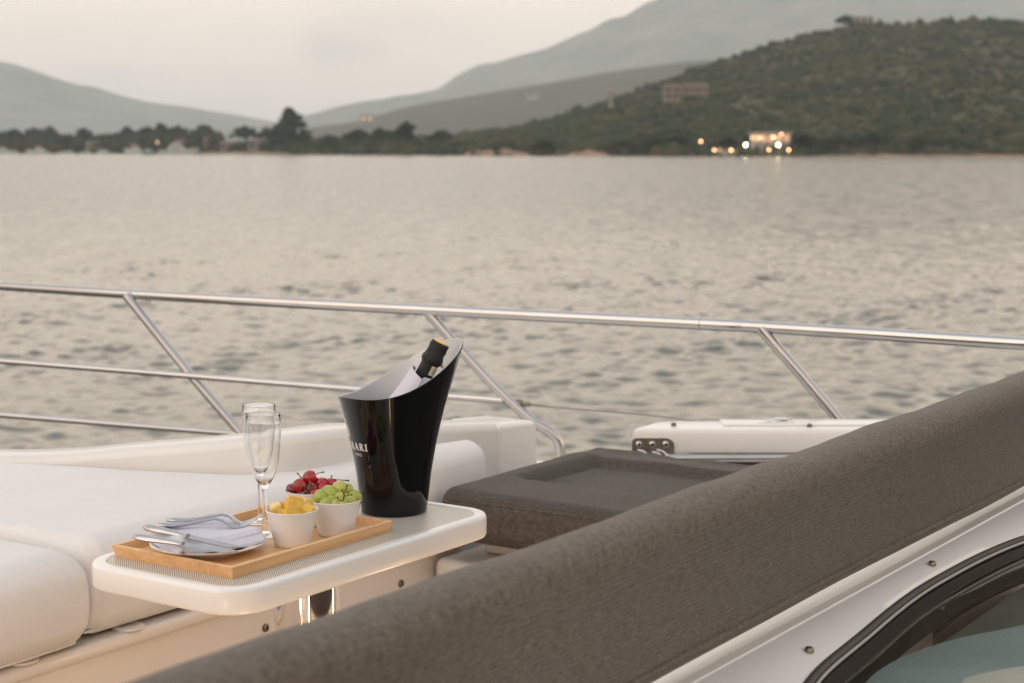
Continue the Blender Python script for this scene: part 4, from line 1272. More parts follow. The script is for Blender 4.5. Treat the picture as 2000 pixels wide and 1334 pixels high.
# ---- land
def fbm(x, y, s, seed, octv=4):
    out_ = np.zeros_like(x)
    for o_ in range(octv):
        f_ = s*2**o_; a_ = 0.5**o_
        rr_ = np.random.default_rng(seed+o_)
        for _ in range(5):
            t_ = rr_.uniform(0, 6.28); p_ = rr_.uniform(0, 6.28); q_ = rr_.uniform(.7, 1.4)
            out_ += a_/5*1.6*np.sin((x*math.cos(t_)+y*math.sin(t_))*f_*q_+p_)
    return out_
def shore_d(x):
    return float(np.interp(x, [-1500, -600, 0, 300, 600, 1000, 1500, 2000, 2600, 3500], [1700, 1600, 1550, 1480, 1210, 985, 905, 865, 840, 800]))
def grid_mesh(name, V, mat, smooth=True):
    nr, na, _ = V.shape
    i = np.arange(nr-1)[:, None]*na+np.arange(na-1)[None, :]
    F = np.stack([i, i+1, i+na+1, i+na], -1).reshape(-1, 4)
    me = bpy.data.meshes.new(name); me.from_pydata(V.reshape(-1, 3).tolist(), [], F.tolist())
    if smooth: me.polygons.foreach_set('use_smooth', np.ones(len(F), dtype=bool))
    me.update()
    if sum(me.polygons[k].normal.z for k in range(0, len(F), 37)) < 0: me.flip_normals()
    me.materials.append(mat)
    o_ = bpy.data.objects.new(name, me); COL.objects.link(o_); return o_

def veg_mat(name, cols, scale, island=False, rough=0.9):
    m, nt, p = new_mat(name)
    tc = nt.nodes.new('ShaderNodeNewGeometry')
    n = noise_tex(nt, tc.outputs['Position'], scale, 5, 0.65)
    st = [(0.28+0.46*i/(len(cols)-1), c) for i, c in enumerate(cols)]
    if island:
        mixv = nt.nodes.new('ShaderNodeMath'); mixv.operation = 'MULTIPLY_ADD'
        mixv.inputs[1].default_value = 0.34; mixv.inputs[2].default_value = -0.16
        nt.links.new(tc.outputs['Random Per Island'], mixv.inputs[0])
        ad = nt.nodes.new('ShaderNodeMath'); ad.operation = 'MULTIPLY_ADD'; ad.inputs[1].default_value = 1.0
        nt.links.new(n.outputs['Fac'], ad.inputs[0]); nt.links.new(mixv.outputs[0], ad.inputs[2])
        r_ = ramp(nt, ad.outputs[0], st)
    else:
        r_ = ramp(nt, n.outputs['Fac'], st)
    nt.links.new(r_.outputs['Color'], p.inputs['Base Color'])
    p.inputs['Roughness'].default_value = rough
    p.inputs['Specular IOR Level'].default_value = 0.15
    return m
M['soil'] = veg_mat('dry_hillside', [(0.045, 0.050, 0.024), (0.080, 0.066, 0.040), (0.060, 0.064, 0.030), (0.11, 0.085, 0.058)], 0.02)
M['scrub'] = veg_mat('maquis_scrub', [(0.012, 0.021, 0.010), (0.028, 0.038, 0.015), (0.048, 0.052, 0.021), (0.078, 0.063, 0.035)], 0.022, True)
M['leaf'] = veg_mat('pine_foliage', [(0.018, 0.028, 0.015), (0.032, 0.044, 0.022), (0.050, 0.058, 0.030)], 0.25, True)
M['trunk'] = plain('tree_bark', (0.09, 0.065, 0.045), 0.9)
M['rock'] = plain('red_shore_rock', (0.30, 0.19, 0.135), 0.9, 0, 0.3, 0.3)
M['sand'] = plain('brown_beach', (0.30, 0.215, 0.135), 0.9, 0, 0.2, 0.1)
M['hill2'] = veg_mat('hazy_scrub_hill', [(0.040, 0.048, 0.030), (0.070, 0.068, 0.045), (0.092, 0.082, 0.060)], 0.008)
M['mount'] = veg_mat('rocky_mountain', [(0.13, 0.14, 0.12), (0.20, 0.20, 0.175), (0.32, 0.31, 0.28)], 0.004)

def hz(x, y, d):   # height of a bearing at distance d
    return far(x, y, d).z
ridge_px = [-1500, -600, 0, 560, 680, 850, 1000, 1100, 1190, 1290, 1400, 1500, 1620, 1700, 1850, 2000, 2300, 2700, 3500]
ridge_py = [282, 284, 287, 285, 277, 270, 252, 228, 197, 163, 122, 87, 58, 48, 42, 42, 40, 60, 120]
def near_ground(xb, t):
    """bearing xb (px), t 0 at the shore .. 1 at the ridge .. 1.6 beyond"""
    ds = shore_d(xb); dr_ = float(np.interp(xb, [-1500, 0, 600, 1000, 1400, 2000, 3500], [2100, 1950, 1600, 1420, 1500, 1560, 1500]))
    d = ds+(dr_-ds)*t
    zr = hz(xb, float(np.interp(xb, ridge_px, ridge_py)), dr_)
    tt = min(t, 1.0)
    prof = tt**1.05*(1-0.0*tt)
    z = 1.1+ (zr-1.1)*prof if t <= 1 else zr-(t-1)*zr*1.2
    if t <= 0: z = -1.0+t*8
    return d, z
cols = np.arange(-1500, 3501, 20); tv = np.concatenate([[-0.02], np.linspace(0, 1.0, 40), [1.15, 1.4, 1.7]])
V = np.zeros((len(tv), len(cols), 3))
for i, t_ in enumerate(tv):
    for j, xb in enumerate(cols):
        d, z = near_ground(float(xb), float(t_)); a = (xb-1000)/FPX
        V[i, j] = (a*d/math.cos(PITCH)*1.0, d, z)
amp = np.clip(V[..., 2]/60, 0, 1)*(np.clip(tv, 0, 1)*np.clip(1.05-tv, 0.05, 1)*4)[:, None]
V[..., 2] += amp*4.0*fbm(V[..., 0], V[..., 1], 0.018, 21)
land = grid_mesh('hillside', V, M['soil']); land['kind'] = 'structure'
cols_, tv_ = cols, tv; VL = V
def ground_at(xb, t_):
    i = np.interp(t_, tv_, np.arange(len(tv_))); j = (xb-cols_[0])/20.0
    i0 = int(min(i, len(tv_)-2)); j0 = int(min(max(j, 0), len(cols_)-2)); fi, fj = i-i0, j-j0
    return Vector((VL[i0, j0]*(1-fi)*(1-fj)+VL[i0+1, j0]*fi*(1-fj)+VL[i0, j0+1]*(1-fi)*fj+VL[i0+1, j0+1]*fi*fj).tolist())

# scrub: thousands of low bushes nobody could count -> one 'stuff' object
def lumps(name, pts, mat, sub=1, squash=0.72, jit=0.28, seed=5):
    bm = bmesh.new(); bmesh.ops.create_icosphere(bm, subdivisions=sub, radius=1.0)
    bv = np.array([v.co for v in bm.verts]); bf = np.array([[v.index for v in f.verts] for f in bm.faces]); bm.free()
    r_ = np.random.default_rng(seed); K = len(pts); n_ = len(bv)
    P = np.array([p[:3] for p in pts]); S = np.array([p[3] for p in pts])
    J = 1+r_.normal(0, jit, (K, n_, 1)).clip(-0.6, 0.6)
    sc = S[:, None, None]*np.array([1, 1, squash])*r_.uniform(.75, 1.3, (K, 1, 3))
    Vv = (bv[None]*J*sc+P[:, None, :]).reshape(-1, 3)
    Ff = (bf[None]+(np.arange(K)*n_)[:, None, None]).reshape(-1, 3)
    me = bpy.data.meshes.new(name)
    me.vertices.add(len(Vv)); me.vertices.foreach_set('co', Vv.astype(np.float32).ravel())
    me.loops.add(Ff.size); me.loops.foreach_set('vertex_index', Ff.astype(np.int32).ravel())
    me.polygons.add(len(Ff)); me.polygons.foreach_set('loop_start', np.arange(0, Ff.size, 3, dtype=np.int32))
    me.update(); me.materials.append(mat)
    o_ = bpy.data.objects.new(name, me); COL.objects.link(o_); return o_
pts = []
for k in range(17000):
    xb = rng.uniform(560, 2350); t_ = rng.uniform(0.0, 1.06)**1.0
    gp = ground_at(xb, t_)
    clump = mnoise.noise(Vector((gp.x*0.028, gp.y*0.016, 3)))*1.6+mnoise.noise(Vector((gp.x*0.07, gp.y*0.04, 8)))*0.8
    if rng.uniform(-1.6, 1.0) > clump+0.35: continue
    s = rng.uniform(1.3, 2.9)*(1.7 if rng.uniform() < 0.12+0.12*(clump > 0.5) else 1.0)*(rng.uniform(0.7, 1.5) if t_ > 0.9 else 1.0)*(1.25 if t_ < 0.12 else 1)
    pts.append((gp.x, gp.y, gp.z+s*0.25, s))
for k in range(1300):   # low growth behind the left-hand beach
    xb = rng.uniform(-500, 620); t_ = rng.uniform(0.02, 0.6)
    gp = ground_at(xb, t_); s = rng.uniform(1.5, 3.4)
    pts.append((gp.x, gp.y, gp.z+s*0.3, s))
for k in range(4600):   # thick growth along the left shore and below the pines
    xb = rng.uniform(-300, 1000); d_ = rng.uniform(10, 60); gp = ground_at(xb, d_/450.0); d0 = shore_d(xb)+d_
    s = rng.uniform(1.6, 3.2)*(1.0 if xb < 600 else 0.9)
    pts.append(((xb-1000)/FPX*d0, d0, gp.z+rng.uniform(0.1, 1.0)*(14.5 if xb < 440 else 7.0 if xb < 620 else 6.5)*min(1, d_/22), s))
o = lumps('hillside_scrub', pts, M['scrub']); o['kind'] = 'stuff'
tag(o, 'olive and brown maquis scrub covering the slopes along the shore', 'scrub', kind='stuff')

def mountain(name, prof, d_foot, d_ridge, seed, mat, rough, xr=(-1600, 3600), step=24, back=1.5, kink=0.0):
    xs = np.arange(xr[0], xr[1]+1, step); tv = np.concatenate([np.linspace(0, 1, 26), [1.05, back]])
    px_, py_ = zip(*prof); V = np.zeros((len(tv), len(xs), 3))
    for i, t_ in enumerate(tv):
        for j, xb in enumerate(xs):
            y = float(np.interp(xb, px_, py_)); d = d_foot+(d_ridge-d_foot)*t_
            zr = max(2.0, hz(xb, y, d_ridge)); z = zr*(t_**1.25) if t_ <= 1 else zr*(1-(t_-1)*1.4)
            if t_ == 0: z = -0.5
            V[i, j] = ((xb-1000)/FPX*d, d, z)
    w = (np.clip(tv, 0, 1)*np.clip(1.25-tv, 0.22, 1)*2)[:, None]*np.clip(V[..., 2]/300, 0.0, 1)
    V[..., 2] += w*rough*fbm(V[..., 0], V[..., 1], 0.0040, seed, 6)
    V[..., 2] = np.maximum(V[..., 2], -0.5)
    o_ = grid_mesh(name, V, mat); o_['kind'] = 'structure'; return o_
mountain('middle_hill', [(-1600, 300), (480, 300), (540, 275), (590, 252), (700, 238), (800, 209), (900, 192), (1060, 166), (1160, 148), (1250, 132), (1330, 122), (1400, 118), (1600, 100), (2000, 110), (3600, 150)], 2900, 4500, 31, M['hill2'], 16, xr=(400, 3600))
mountain('far_mountain', [(-1600, 290), (300, 289), (480, 262), (560, 240), (620, 222), (700, 206), (770, 194), (820, 187), (855, 181), (880, 166), (905, 150), (935, 134), (965, 128), (1000, 114), (1040, 97), (1070, 94), (1100, 76), (1150, 57), (1180, 40), (1215, 33), (1250, 8), (1290, -6), (1400, -34), (1600, -64), (1900, -60), (2300, -30), (3600, 120)], 5600, 8600, 41, M['mount'], 62, xr=(280, 3600), step=16, back=1.12)
mountain('left_mountain', [(-1600, -40), (-600, 20), (-200, 82), (0, 121), (60, 137), (150, 165), (230, 181), (300, 193), (400, 212), (480, 226), (560, 243), (700, 268), (800, 289), (1600, 290)], 6000, 9000, 51, M['mount'], 44, xr=(-1600, 900), step=16, back=1.1)
# low shore strips: beach on the left, red rock by the water in the middle
def strip_land(name, x0, x1, h, mat, dd, seed):
    g = G(); xs = np.linspace(x0, x1, 26); vs = []; fs = []
    for i, xb in enumerate(xs):
        d = shore_d(float(xb)); k_ = math.sin(math.pi*i/25)**0.5
        hh_ = h*k_*(0.75+0.5*mnoise.noise(Vector((xb*0.05, seed, 0))))
        for (dd_, z) in ((-2.5, -0.6), (-1.5, 0.25*hh_), (0.5, 0.9*hh_), (dd, hh_), (dd, -0.6)):
            vs.append(((xb-1000)/FPX*(d+dd_), d+dd_, z))
    for i in range(25):
        for k in range(4): fs.append((i*5+k, i*5+k+1, (i+1)*5+k+1, (i+1)*5+k))
    g.add(vs, fs); o_ = link_mesh(name, g, mat); o_['kind'] = 'structure'; return o_
strip_land('beach', 385, 585, 2.6, 'sand', 16, 1)
strip_land('shore_rocks', 905, 1040, 4.5, 'rock', 5, 2)
strip_land('shore_bank', 1100, 1190, 3.6, 'rock', 4, 3)
strip_land('shore_terrace', 1545, 2300, 1.6, 'rock', 4, 4)

# ---- trees along the water
def tree_mesh(kind, seed):
    rs = random.Random(seed); leaf = G(); trunk = G()
    def clump(c, r_, n_):
        for _ in range(n_):
            d = Vector((rs.gauss(0, 1), rs.gauss(0, 1), rs.gauss(0, 1))).normalized()*r_*rs.uniform(.55, 1.05)
            p = Vector(c)+Vector((d.x, d.y, d.z*.75)); s = rs.uniform(.035, .075)
            a = Vector((rs.gauss(0, 1), rs.gauss(0, 1), rs.gauss(0, 1))).normalized()*s
            b = a.orthogonal().normalized()*s*rs.uniform(.6, 1.1)
            leaf.add([p-a, p+b, p+a, p-b], [(0, 1, 2, 3)])
    if kind == 'cone':
        for k in range(64):
            z = rs.uniform(.12, .97); r_ = 0.36*(1-z)**0.75+.03; a = rs.uniform(0, 6.28); q_ = rs.uniform(.2, .85)*r_
            clump((q_*math.cos(a), q_*math.sin(a), z), .10*(1.25-z), 26)
    elif kind == 'broad':
        for k in range(40):
            a = rs.uniform(0, 6.28); q_ = rs.uniform(0, .62); z = .58+.30*math.cos(q_*2.0)*rs.uniform(.3, 1.05)
            clump((q_*math.cos(a), q_*math.sin(a), z-0.06), .15, 24)
    else:
        for k in range(36):
            d = Vector((rs.gauss(0, 1), rs.gauss(0, 1), rs.gauss(0, 1))).normalized()*rs.uniform(.1, .34)
            clump((d.x, d.y, .60+d.z*1.0), .13, 26)
    trunk.tube([(0, 0, -.04), (.01, 0, .2), (0.015, .01, .5), (0, 0, .72)], [.045, .032, .024, .010], 8)
    for k in range(6):
        a = k*1.05+rs.uniform(0, .5); trunk.tube([(0.01, 0, .3+.05*k), (.12*math.cos(a), .12*math.sin(a), .42+.05*k), (.25*math.cos(a), .25*math.sin(a), .5+.05*k)], [.018, .012, .005], 6)
    return leaf, trunk
protos = {}
for kind in ('cone', 'broad', 'round'):
    for s in (1, 2):
        lf, tk = tree_mesh(kind, s*17+len(kind))
        ml = bpy.data.meshes.new('crown'); ml.from_pydata([tuple(v) for v in lf.v], [], lf.f); ml.materials.append(M['leaf'])
        mt_ = bpy.data.meshes.new('trunk'); mt_.from_pydata([tuple(v) for v in tk.v], [], tk.f); mt_.materials.append(M['trunk'])
        protos[kind, s] = (ml, mt_)
def tree(kind, s, x, ytop, wpx, back, label, ybase=None):
    d = shore_d(x)+back
    zt = far(x, ytop, d).z; t_ = back/ max(1, (float(np.interp(x, [-1500, 0, 600, 1000, 1400, 2000, 3500], [2100, 1950, 1600, 1420, 1500, 1560, 1500]))-shore_d(x)))
    gz = ground_at(x, t_).z
    Hh = zt-gz; Ww = wpx/FPX*d
    unit_w = {'cone': .68, 'broad': 1.45, 'round': .82}[kind]
    t = wthing('pine_tree' if kind == 'cone' else 'shore_tree', label, 'tree', ((x-1000)/FPX*d, d, gz), random.uniform(0, 6), 'trees along the far shore')
    ml, mt_ = protos[kind, s]
    for nm, me in (('crown', ml), ('trunk', mt_)):
        o_ = bpy.data.objects.new(nm, me); COL.objects.link(o_); o_.parent = t
    t.scale = (Ww/unit_w, Ww/unit_w, Hh/0.97)
    return t
T = [('round', 1, 4, 256, 40, 20, 'dark round tree cut by the left edge of the picture'),
     ('round', 2, 34, 251, 42, 24, 'round tree just right of the one at the left picture edge'),
     ('broad', 1, 74, 246, 58, 34, 'tall broad tree above the second moored motor boat'),
     ('round', 1, 106, 247, 42, 30, 'full round tree right of the tall broad one on the left shore'),
     ('broad', 2, 138, 262, 50, 22, 'low spreading tree in the dip of the left tree line'),
     ('round', 2, 170, 248, 36, 28, 'lone round tree top standing above the dip on the left shore'),
     ('broad', 1, 212, 259, 60, 22, 'low broad tree left of the red awning boat'),
     ('round', 1, 252, 248, 44, 34, 'dark tree behind the red awning boat'),
     ('broad', 2, 290, 245, 62, 40, 'broad tree behind the yellow lamp on the shore'),
     ('round', 2, 319, 239, 34, 44, 'pointed tree rising over the big white motor yacht'),
     ('broad', 1, 352, 242, 66, 46, 'flat topped pine above the bow of the big white yacht'),
     ('broad', 2, 402, 241, 66, 46, 'wide umbrella pine at the right end of the left grove'),
     ('broad', 1, 482, 243, 70, 40, 'umbrella pine behind the pink beach house'),
     ('broad', 2, 528, 246, 64, 44, 'umbrella pine left of the cone shaped pine'),
     ('cone', 1, 569, 215, 98, 30, 'tall cone shaped pine standing above all other shore trees'),
     ('broad', 1, 592, 256, 50, 20, 'low dark tree at the right foot of the cone shaped pine'),
     ('round', 2, 645, 262, 48, 20, 'grey green tree in the middle of the far shore'),
     ('broad', 2, 700, 250, 66, 26, 'broad dark tree under the lit house window'),
     ('broad', 1, 745, 247, 62, 30, 'broad dark tree left of the tall round one mid shore'),
     ('round', 1, 793, 238, 52, 36, 'tall round tree standing alone in the middle of the far shore'),
     ('broad', 2, 862, 252, 60, 40, 'dark spreading tree right of the tall round one mid shore'),
     ('round', 1, 1062, 276, 60, 8, 'dark bush between the two red rock banks'),
     ('broad', 1, 1215, 272, 80, 10, 'dark broad waterside tree right of the second rock bank'),
     ('round', 2, 1275, 262, 62, 16, 'round waterside tree midway to the lit villa'),
     ('broad', 2, 1325, 262, 74, 16, 'broad waterside tree left of the single hillside lamp'),
     ('round', 1, 1420, 268, 46, 20, 'dark tree above the row of terrace lamps'),
     ('round', 2, 1566, 262, 56, 18, 'dark tree against the right end of the lit villa'),
     ('broad', 1, 1625, 266, 74, 12, 'broad dark tree right of the lit villa'),
     ('round', 1, 1700, 258, 70, 24, 'tree between the lit villa and the right picture edge'),
     ('broad', 2, 1800, 264, 90, 12, 'wide waterside tree right of the villa garden'),
     ('round', 2, 1935, 142, 40, 470, 'single dark tree high on the right hillside'),
     ('round', 1, 1640, 30, 40, 630, 'tree crown beside the house on the hilltop'),
     ('round', 1, 1975, 214, 46, 260, 'tall dark tree beside the house at the right picture edge')]
for a in T: tree(*a)

# ---- houses
M['pink'] = plain('pink_render', (0.19, 0.145, 0.115), 0.85, 0, 0.1, 0.5)
M['cream_wall'] = plain('cream_render', (0.30, 0.26, 0.215), 0.85, 0, 0.1, 0.5)
M['white_wall'] = plain('white_render', (0.46, 0.42, 0.38), 0.85, 0, 0.08, 0.5)
M['tiles'] = plain('terracotta_tiles', (0.16, 0.105, 0.08), 0.9, 0, 0.25, 1.5)
M['dark_win'] = plain('dark_window', (0.03, 0.032, 0.035), 0.2)
def glow(name, col, strength):
    m, nt, p = new_mat(name)
    n = noise_tex(nt, coords(nt), 2.0, 2)
    r_ = ramp(nt, n.outputs['Fac'], [(0.3, tuple(c*.85 for c in col)), (0.7, col)])
    nt.links.new(r_.outputs['Color'], p.inputs['Emission Color'])
    p.inputs['Base Color'].default_value = (*col, 1)
    p.inputs['Emission Strength'].default_value = strength
    return m
M['lit'] = glow('lit_window', (1.0, 0.62, 0.38), 0.38)
M['lamp_warm'] = glow('warm_lamp', (1.0, 0.50, 0.22), 12)
M['lamp_dim'] = glow('dim_lamp', (1.0, 0.66, 0.34), 4.5)
M['lamp_white'] = glow('bright_lamp', (1.0, 0.90, 0.55), 38)
def house(loc, w, dp, h, label, wall='pink', roof='gable', wins=3, lit=False, storeys=1, rz=0.0, dims=None):
    t = wthing('house', label, 'house', loc, rz)
    g = G().prism([(-w/2, 0), (w/2, 0), (w/2, dp), (-w/2, dp)], -2.0, h)
    link_mesh('wall', g, wall, t, smooth=False)
    if roof == 'gable':
        e = 0.5; k = min(w, dp)*0.22; g = G()
        g.add([(-w/2-e, -e, h+.05), (w/2+e, -e, h+.05), (w/2+e, dp+e, h+.05), (-w/2-e, dp+e, h+.05), (-w/2-e, dp/2, h+k), (w/2+e, dp/2, h+k)], [(0, 1, 5, 4), (2, 3, 4, 5), (1, 2, 5), (3, 0, 4), (3, 2, 1, 0)])
        rf = link_mesh('roof', g, 'tiles', t, smooth=False)
        g = G().rbox(w*.2, w*.2+.8, dp*.6, dp*.6+.8, h+k*.5, h+k+.9, 0.05, 1); link_mesh('chimney', g, wall, rf)
    else:
        g = G().rbox(-w/2-.3, w/2+.3, -.3, dp+.3, h+.01, h+.45, 0.05, 1); link_mesh('roof', g, wall, t)
    sh = h/storeys
    for s in range(storeys):
        for i in range(wins):
            x = -w/2+w*(i+.5)/wins; g = G().rbox(x-w/wins*.22, x+w/wins*.22, -.06, .1, s*sh+sh*.28, s*sh+sh*.80, 0.02, 1)
            link_mesh('window', g, 'lit' if (lit and s == storeys-1) else 'dark_win', t)
    g = G().rbox(-.6+w*.06, .6+w*.06, -.10, .1, 0, min(2.2, sh*.75), 0.02, 1); link_mesh('door', g, 'dark_win', t)
    return t
def on_shore(x, back):
    d = shore_d(x)+back
    return d
def hplace(x, ybot, d): return far(x, ybot, d)
def hs(x0, x1, ytop, ybot, d): return (x1-x0)/FPX*d, (ybot-ytop)/FPX*d
def put_house(x0, x1, ytop, ybot, back, label, **kw):
    x = (x0+x1)/2; d = shore_d(x)+back; w, h = hs(x0, x1, ytop, ybot, d); loc = far(x, ybot, d)
    return house(loc, w, kw.pop('dp', 9), h, label, **kw)
put_house(344, 372, 276, 289, 14, 'pale house with a low roof behind the big white yacht', wall='cream_wall', wins=3)
put_house(398, 420, 273, 290, 14, 'small pink house under the wide umbrella pine', wall='pink', wins=2)
put_house(430, 468, 281, 292, 12, 'low pink house left of the arched beach house', wall='pink', wins=3)
put_house(484, 532, 277, 293, 12, 'wide pink beach house with a dark opening in the middle', wall='pink', wins=3)
put_house(538, 568, 279, 297, 12, 'pink beach house at the right end of the beach', wall='pink', wins=2)
put_house(168, 198, 280, 291, 10, 'small grey cream house among the trees on the left shore', wall='cream_wall', wins=2)
put_house(1297, 1330, 170, 194, 245, 'pink house on the hillside with its gable to the bay', wall='pink', wins=2, storeys=2)
put_house(1336, 1383, 168, 182, 262, 'long pink house joined beside the gabled hillside house', wall='pink', wins=4)
put_house(1656, 1706, 33, 48, 640, 'pale house on the crest of the right hill', wall='cream_wall', roof='flat', wins=4)
put_house(1986, 2016, 206, 246, 250, 'cream house cut by the right edge of the picture', wall='cream_wall', wins=2, storeys=2)
put_house(1030, 1052, 182, 192, 1500, 'tiny pale house on the hazy middle hill', wall='white_wall', wins=2)
put_house(704, 728, 227, 237, 1500, 'far off house with a warm lit front on the hazy hill', wall='cream_wall', wins=2, lit=True)
# the lit villa by the water
x0, x1 = 1466, 1546; d = shore_d(1505)+14; w, h = hs(x0, x1, 259, 300, d); loc = far(1506, 301, d)
vl = wthing('villa', 'white lit villa with a veranda by the water on the right', 'villa', loc)
g = G().prism([(-w*.42, 4), (w/2, 4), (w/2, 14), (-w*.42, 14)], -2, h*.97); link_mesh('wall', g, 'white_wall', vl, smooth=False)
g = G().rbox(-w*.5, w*.46, -.5, 4.0, h*.50, h*.56, 0.1, 1); link_mesh('balcony', g, 'white_wall', vl)
g = G().rbox(-w*.5, w*.52, -.6, 15, h*.972, h*1.02, 0.1, 1); link_mesh('roof', g, 'white_wall', vl)
for i in range(5):
    x = -w*.46+i*w*.215; g = G().rbox(x-.25, x+.25, -.2, .3, -1.5, h*.495, 0.05, 1); link_mesh('column', g, 'white_wall', vl)
for i in range(5):
    x = -w*.36+i*w*.19; g = G().rbox(x-w*.06, x+w*.06, 3.9, 4.2, h*.62, h*.92, 0.03, 1); link_mesh('window', g, 'lit', vl)
for i in range(4):
    x = -w*.30+i*w*.22; g = G().rbox(x-w*.055, x+w*.055, 3.9, 4.2, h*.02, h*.36, 0.03, 1); link_mesh('door', g, 'dark_win', vl)
# lower terrace wall left of the villa
d = shore_d(1430)+8; w_, h_ = hs(1400, 1462, 289, 302, d); loc = far(1431, 302, d)
o = link_mesh('terrace_wall', G().rbox(-w_/2, w_/2, 0, .6, -2, h_*.7, 0.1, 1), 'cream_wall'); o.location = loc
tag(o, 'low pale terrace wall with lamps left of the lit villa', 'wall')
# white tower on the ridge
d = shore_d(1193)+330; loc = far(1193, 203, d); k = d/FPX
t = wthing('water_tower', 'slim pale tower on the slope above the middle of the shore', 'tower', loc)
link_mesh('shaft', G().lathe([(0, -3), (1.6, -3), (1.1, 8*k*2), (0, 8*k*2)], 16), 'cream_wall', t)
link_mesh('tank', G().lathe([(0, 16*k), (2.2, 16*k), (2.6, 18*k), (2.6, 26*k), (1.5, 29*k), (0, 29.5*k)], 16), 'cream_wall', t)

# ---- lamps
def lamp(x, y, back, mat, label, r_=0.5):
    d = shore_d(x)+back; loc = far(x, y, d)
    t = wthing('garden_lamp', label, 'lamp', loc - Vector((0, 0, 3.0)), group='lit lamps along the far shore')
    g = G().ball((0, 0, 3.0), r_, 14, 10); link_mesh('globe', g, mat, t)
    g = G().tube([(0, 0, -1.5), (0, 0, 3.0-r_)], 0.09, 8); link_mesh('post', g, 'bolt', t)
lamp(307, 278, -3, 'lamp_dim', 'yellow lamp among the moored boats on the left shore', 0.6)
lamp(1369, 276, 18, 'lamp_warm', 'orange lamp standing alone up the slope left of the villa')
lamp(1395, 293, 6, 'lamp_warm', 'orange lamp at the left end of the low terrace row')
lamp(1406, 292.5, 6, 'lamp_dim', 'dim lamp close beside the leftmost terrace lamp', 0.42)
lamp(1428, 293, 6, 'lamp_warm', 'orange lamp at the right end of the low terrace row')
lamp(1456.5, 283, 8, 'lamp_white', 'brilliant pale lamp just left of the villa', 0.55)
lamp(1520, 283.3, 8, 'lamp_white', 'brilliant pale lamp in front of the right half of the villa', 0.55)
lamp(1501.5, 292.5, 6, 'lamp_warm', 'orange lamp low in front of the villa columns', 0.45)
lamp(1540.5, 293, 6, 'lamp_warm', 'orange lamp low at the right corner of the villa')
lamp(1468, 269, 9, 'lamp_dim', 'faint lamp at the left end of the villa balcony', 0.42)
lamp(1483, 269, 9, 'lamp_warm', 'orange lamp in the middle left of the villa balcony', 0.42)
lamp(1511, 268, 9, 'lamp_warm', 'strong orange lamp in the middle right of the villa balcony', 0.52)
lamp(1526.5, 262, 9, 'lamp_warm', 'orange lamp highest on the villa, near its right end', 0.4)

# ---- moored boats
M['boat_white'] = plain('boat_white', (0.46, 0.455, 0.44), 0.35)
M['awning'] = plain('red_awning', (0.28, 0.08, 0.06), 0.8)
M['boat_dark'] = plain('boat_dark_glass', (0.05, 0.06, 0.065), 0.2)
M['boat_green'] = plain('green_hull', (0.10, 0.19, 0.16), 0.5)
def boat(x0, x1, ytop, yw, d, label, hull='boat_white', cabin=True, awning=None, bow=1, mast=False):
    w, h = hs(x0, x1, ytop, yw, d); loc = far((x0+x1)/2, yw, d); loc.z = 0.0
    t = wthing('motor_boat' if w < 25 else 'motor_yacht', label, 'boat' if w < 25 else 'yacht', loc, group='boats moored off the far shore')
    bm_ = w*.24; n_ = 14; g = G(); vs = []; fs = []
    for i in range(n_+1):
        s = i/n_; x = (-.5+s)*w*bow; bw = bm_*math.sqrt(max(0.001, 1-max(0, (s-.45)/.55)**2.2)); top_ = h*(.34+.20*s*s)
        ring = [(x*(0.97 if s > .9 else 1), 0, -.5), (x, bw*.42, -.3), (x, bw*.5, top_), (x, 0, top_+.02*h), (x, -bw*.5, top_), (x, -bw*.42, -.3)]
        vs += ring
    for i in range(n_):
        for k in range(6): fs.append((i*6+k, i*6+(k+1) % 6, (i+1)*6+(k+1) % 6, (i+1)*6+k))
    fs.append(tuple(range(6))); fs.append(tuple(n_*6+k for k in range(6)))
    g.add(vs, fs); link_mesh('hull', g, hull, t, angle=30)
    if cabin:
        def sk(u, v, hh_): return (u*(1-.0), v, hh_)
        a, b = (-.28*w, .16*w) if bow > 0 else (-.16*w, .28*w)
        g = G(); z0_, z1_ = h*.38, h*.74; q_ = bm_*.36; sl = .10*w
        g.add([(a, -q_, z0_), (b, -q_, z0_), (b, q_, z0_), (a, q_, z0_), (a+(sl*.2 if bow > 0 else sl), -q_*.85, z1_), (b-(sl if bow > 0 else sl*.2), -q_*.85, z1_), (b-(sl if bow > 0 else sl*.2), q_*.85, z1_), (a+(sl*.2 if bow > 0 else sl), q_*.85, z1_)],
              [(3, 2, 1, 0), (4, 5, 6, 7), (0, 1, 5, 4), (1, 2, 6, 5), (2, 3, 7, 6), (3, 0, 4, 7)])
        link_mesh('cabin', g, 'boat_white', t, smooth=False)
        g = G().rbox(a+.12*w, b-.14*w, -q_*1.03, -q_*.90, h*.52, h*.64, 0.02, 1); link_mesh('window', g, 'boat_dark', t)
        if w > 15:
            g = G().rbox(a+.10*w, b-.18*w, -q_*.7, q_*.7, h*.745, h*.99, .15, 2); link_mesh('flybridge', g, 'boat_white', t)
    if awning:
        g = G().rbox(-.24*w, .14*w, -bm_*.4, bm_*.4, h*.86, h*.98, .05, 1); link_mesh('awning', g, awning, t)
        for sx in (-.2, .1):
            g = G().tube([(sx*w, -bm_*.35, h*.4), (sx*w, -bm_*.35, h*.87)], .05, 6); link_mesh('awning_post', g, 'boat_white', t)
    return t
boat(312, 390, 280, 301.5, 1400, 'big white motor yacht moored off the beach', bow=1)
boat(244, 280, 281, 301, 1440, 'white motor boat with a dark red awning', awning='awning', bow=-1)
boat(279, 304, 289, 304.0, 1180, 'small white boat with a green hull in front of the yellow lamp', hull='boat_green', bow=1)
boat(-14, 34, 288, 300, 1500, 'long grey white boat at the left picture edge', bow=1)
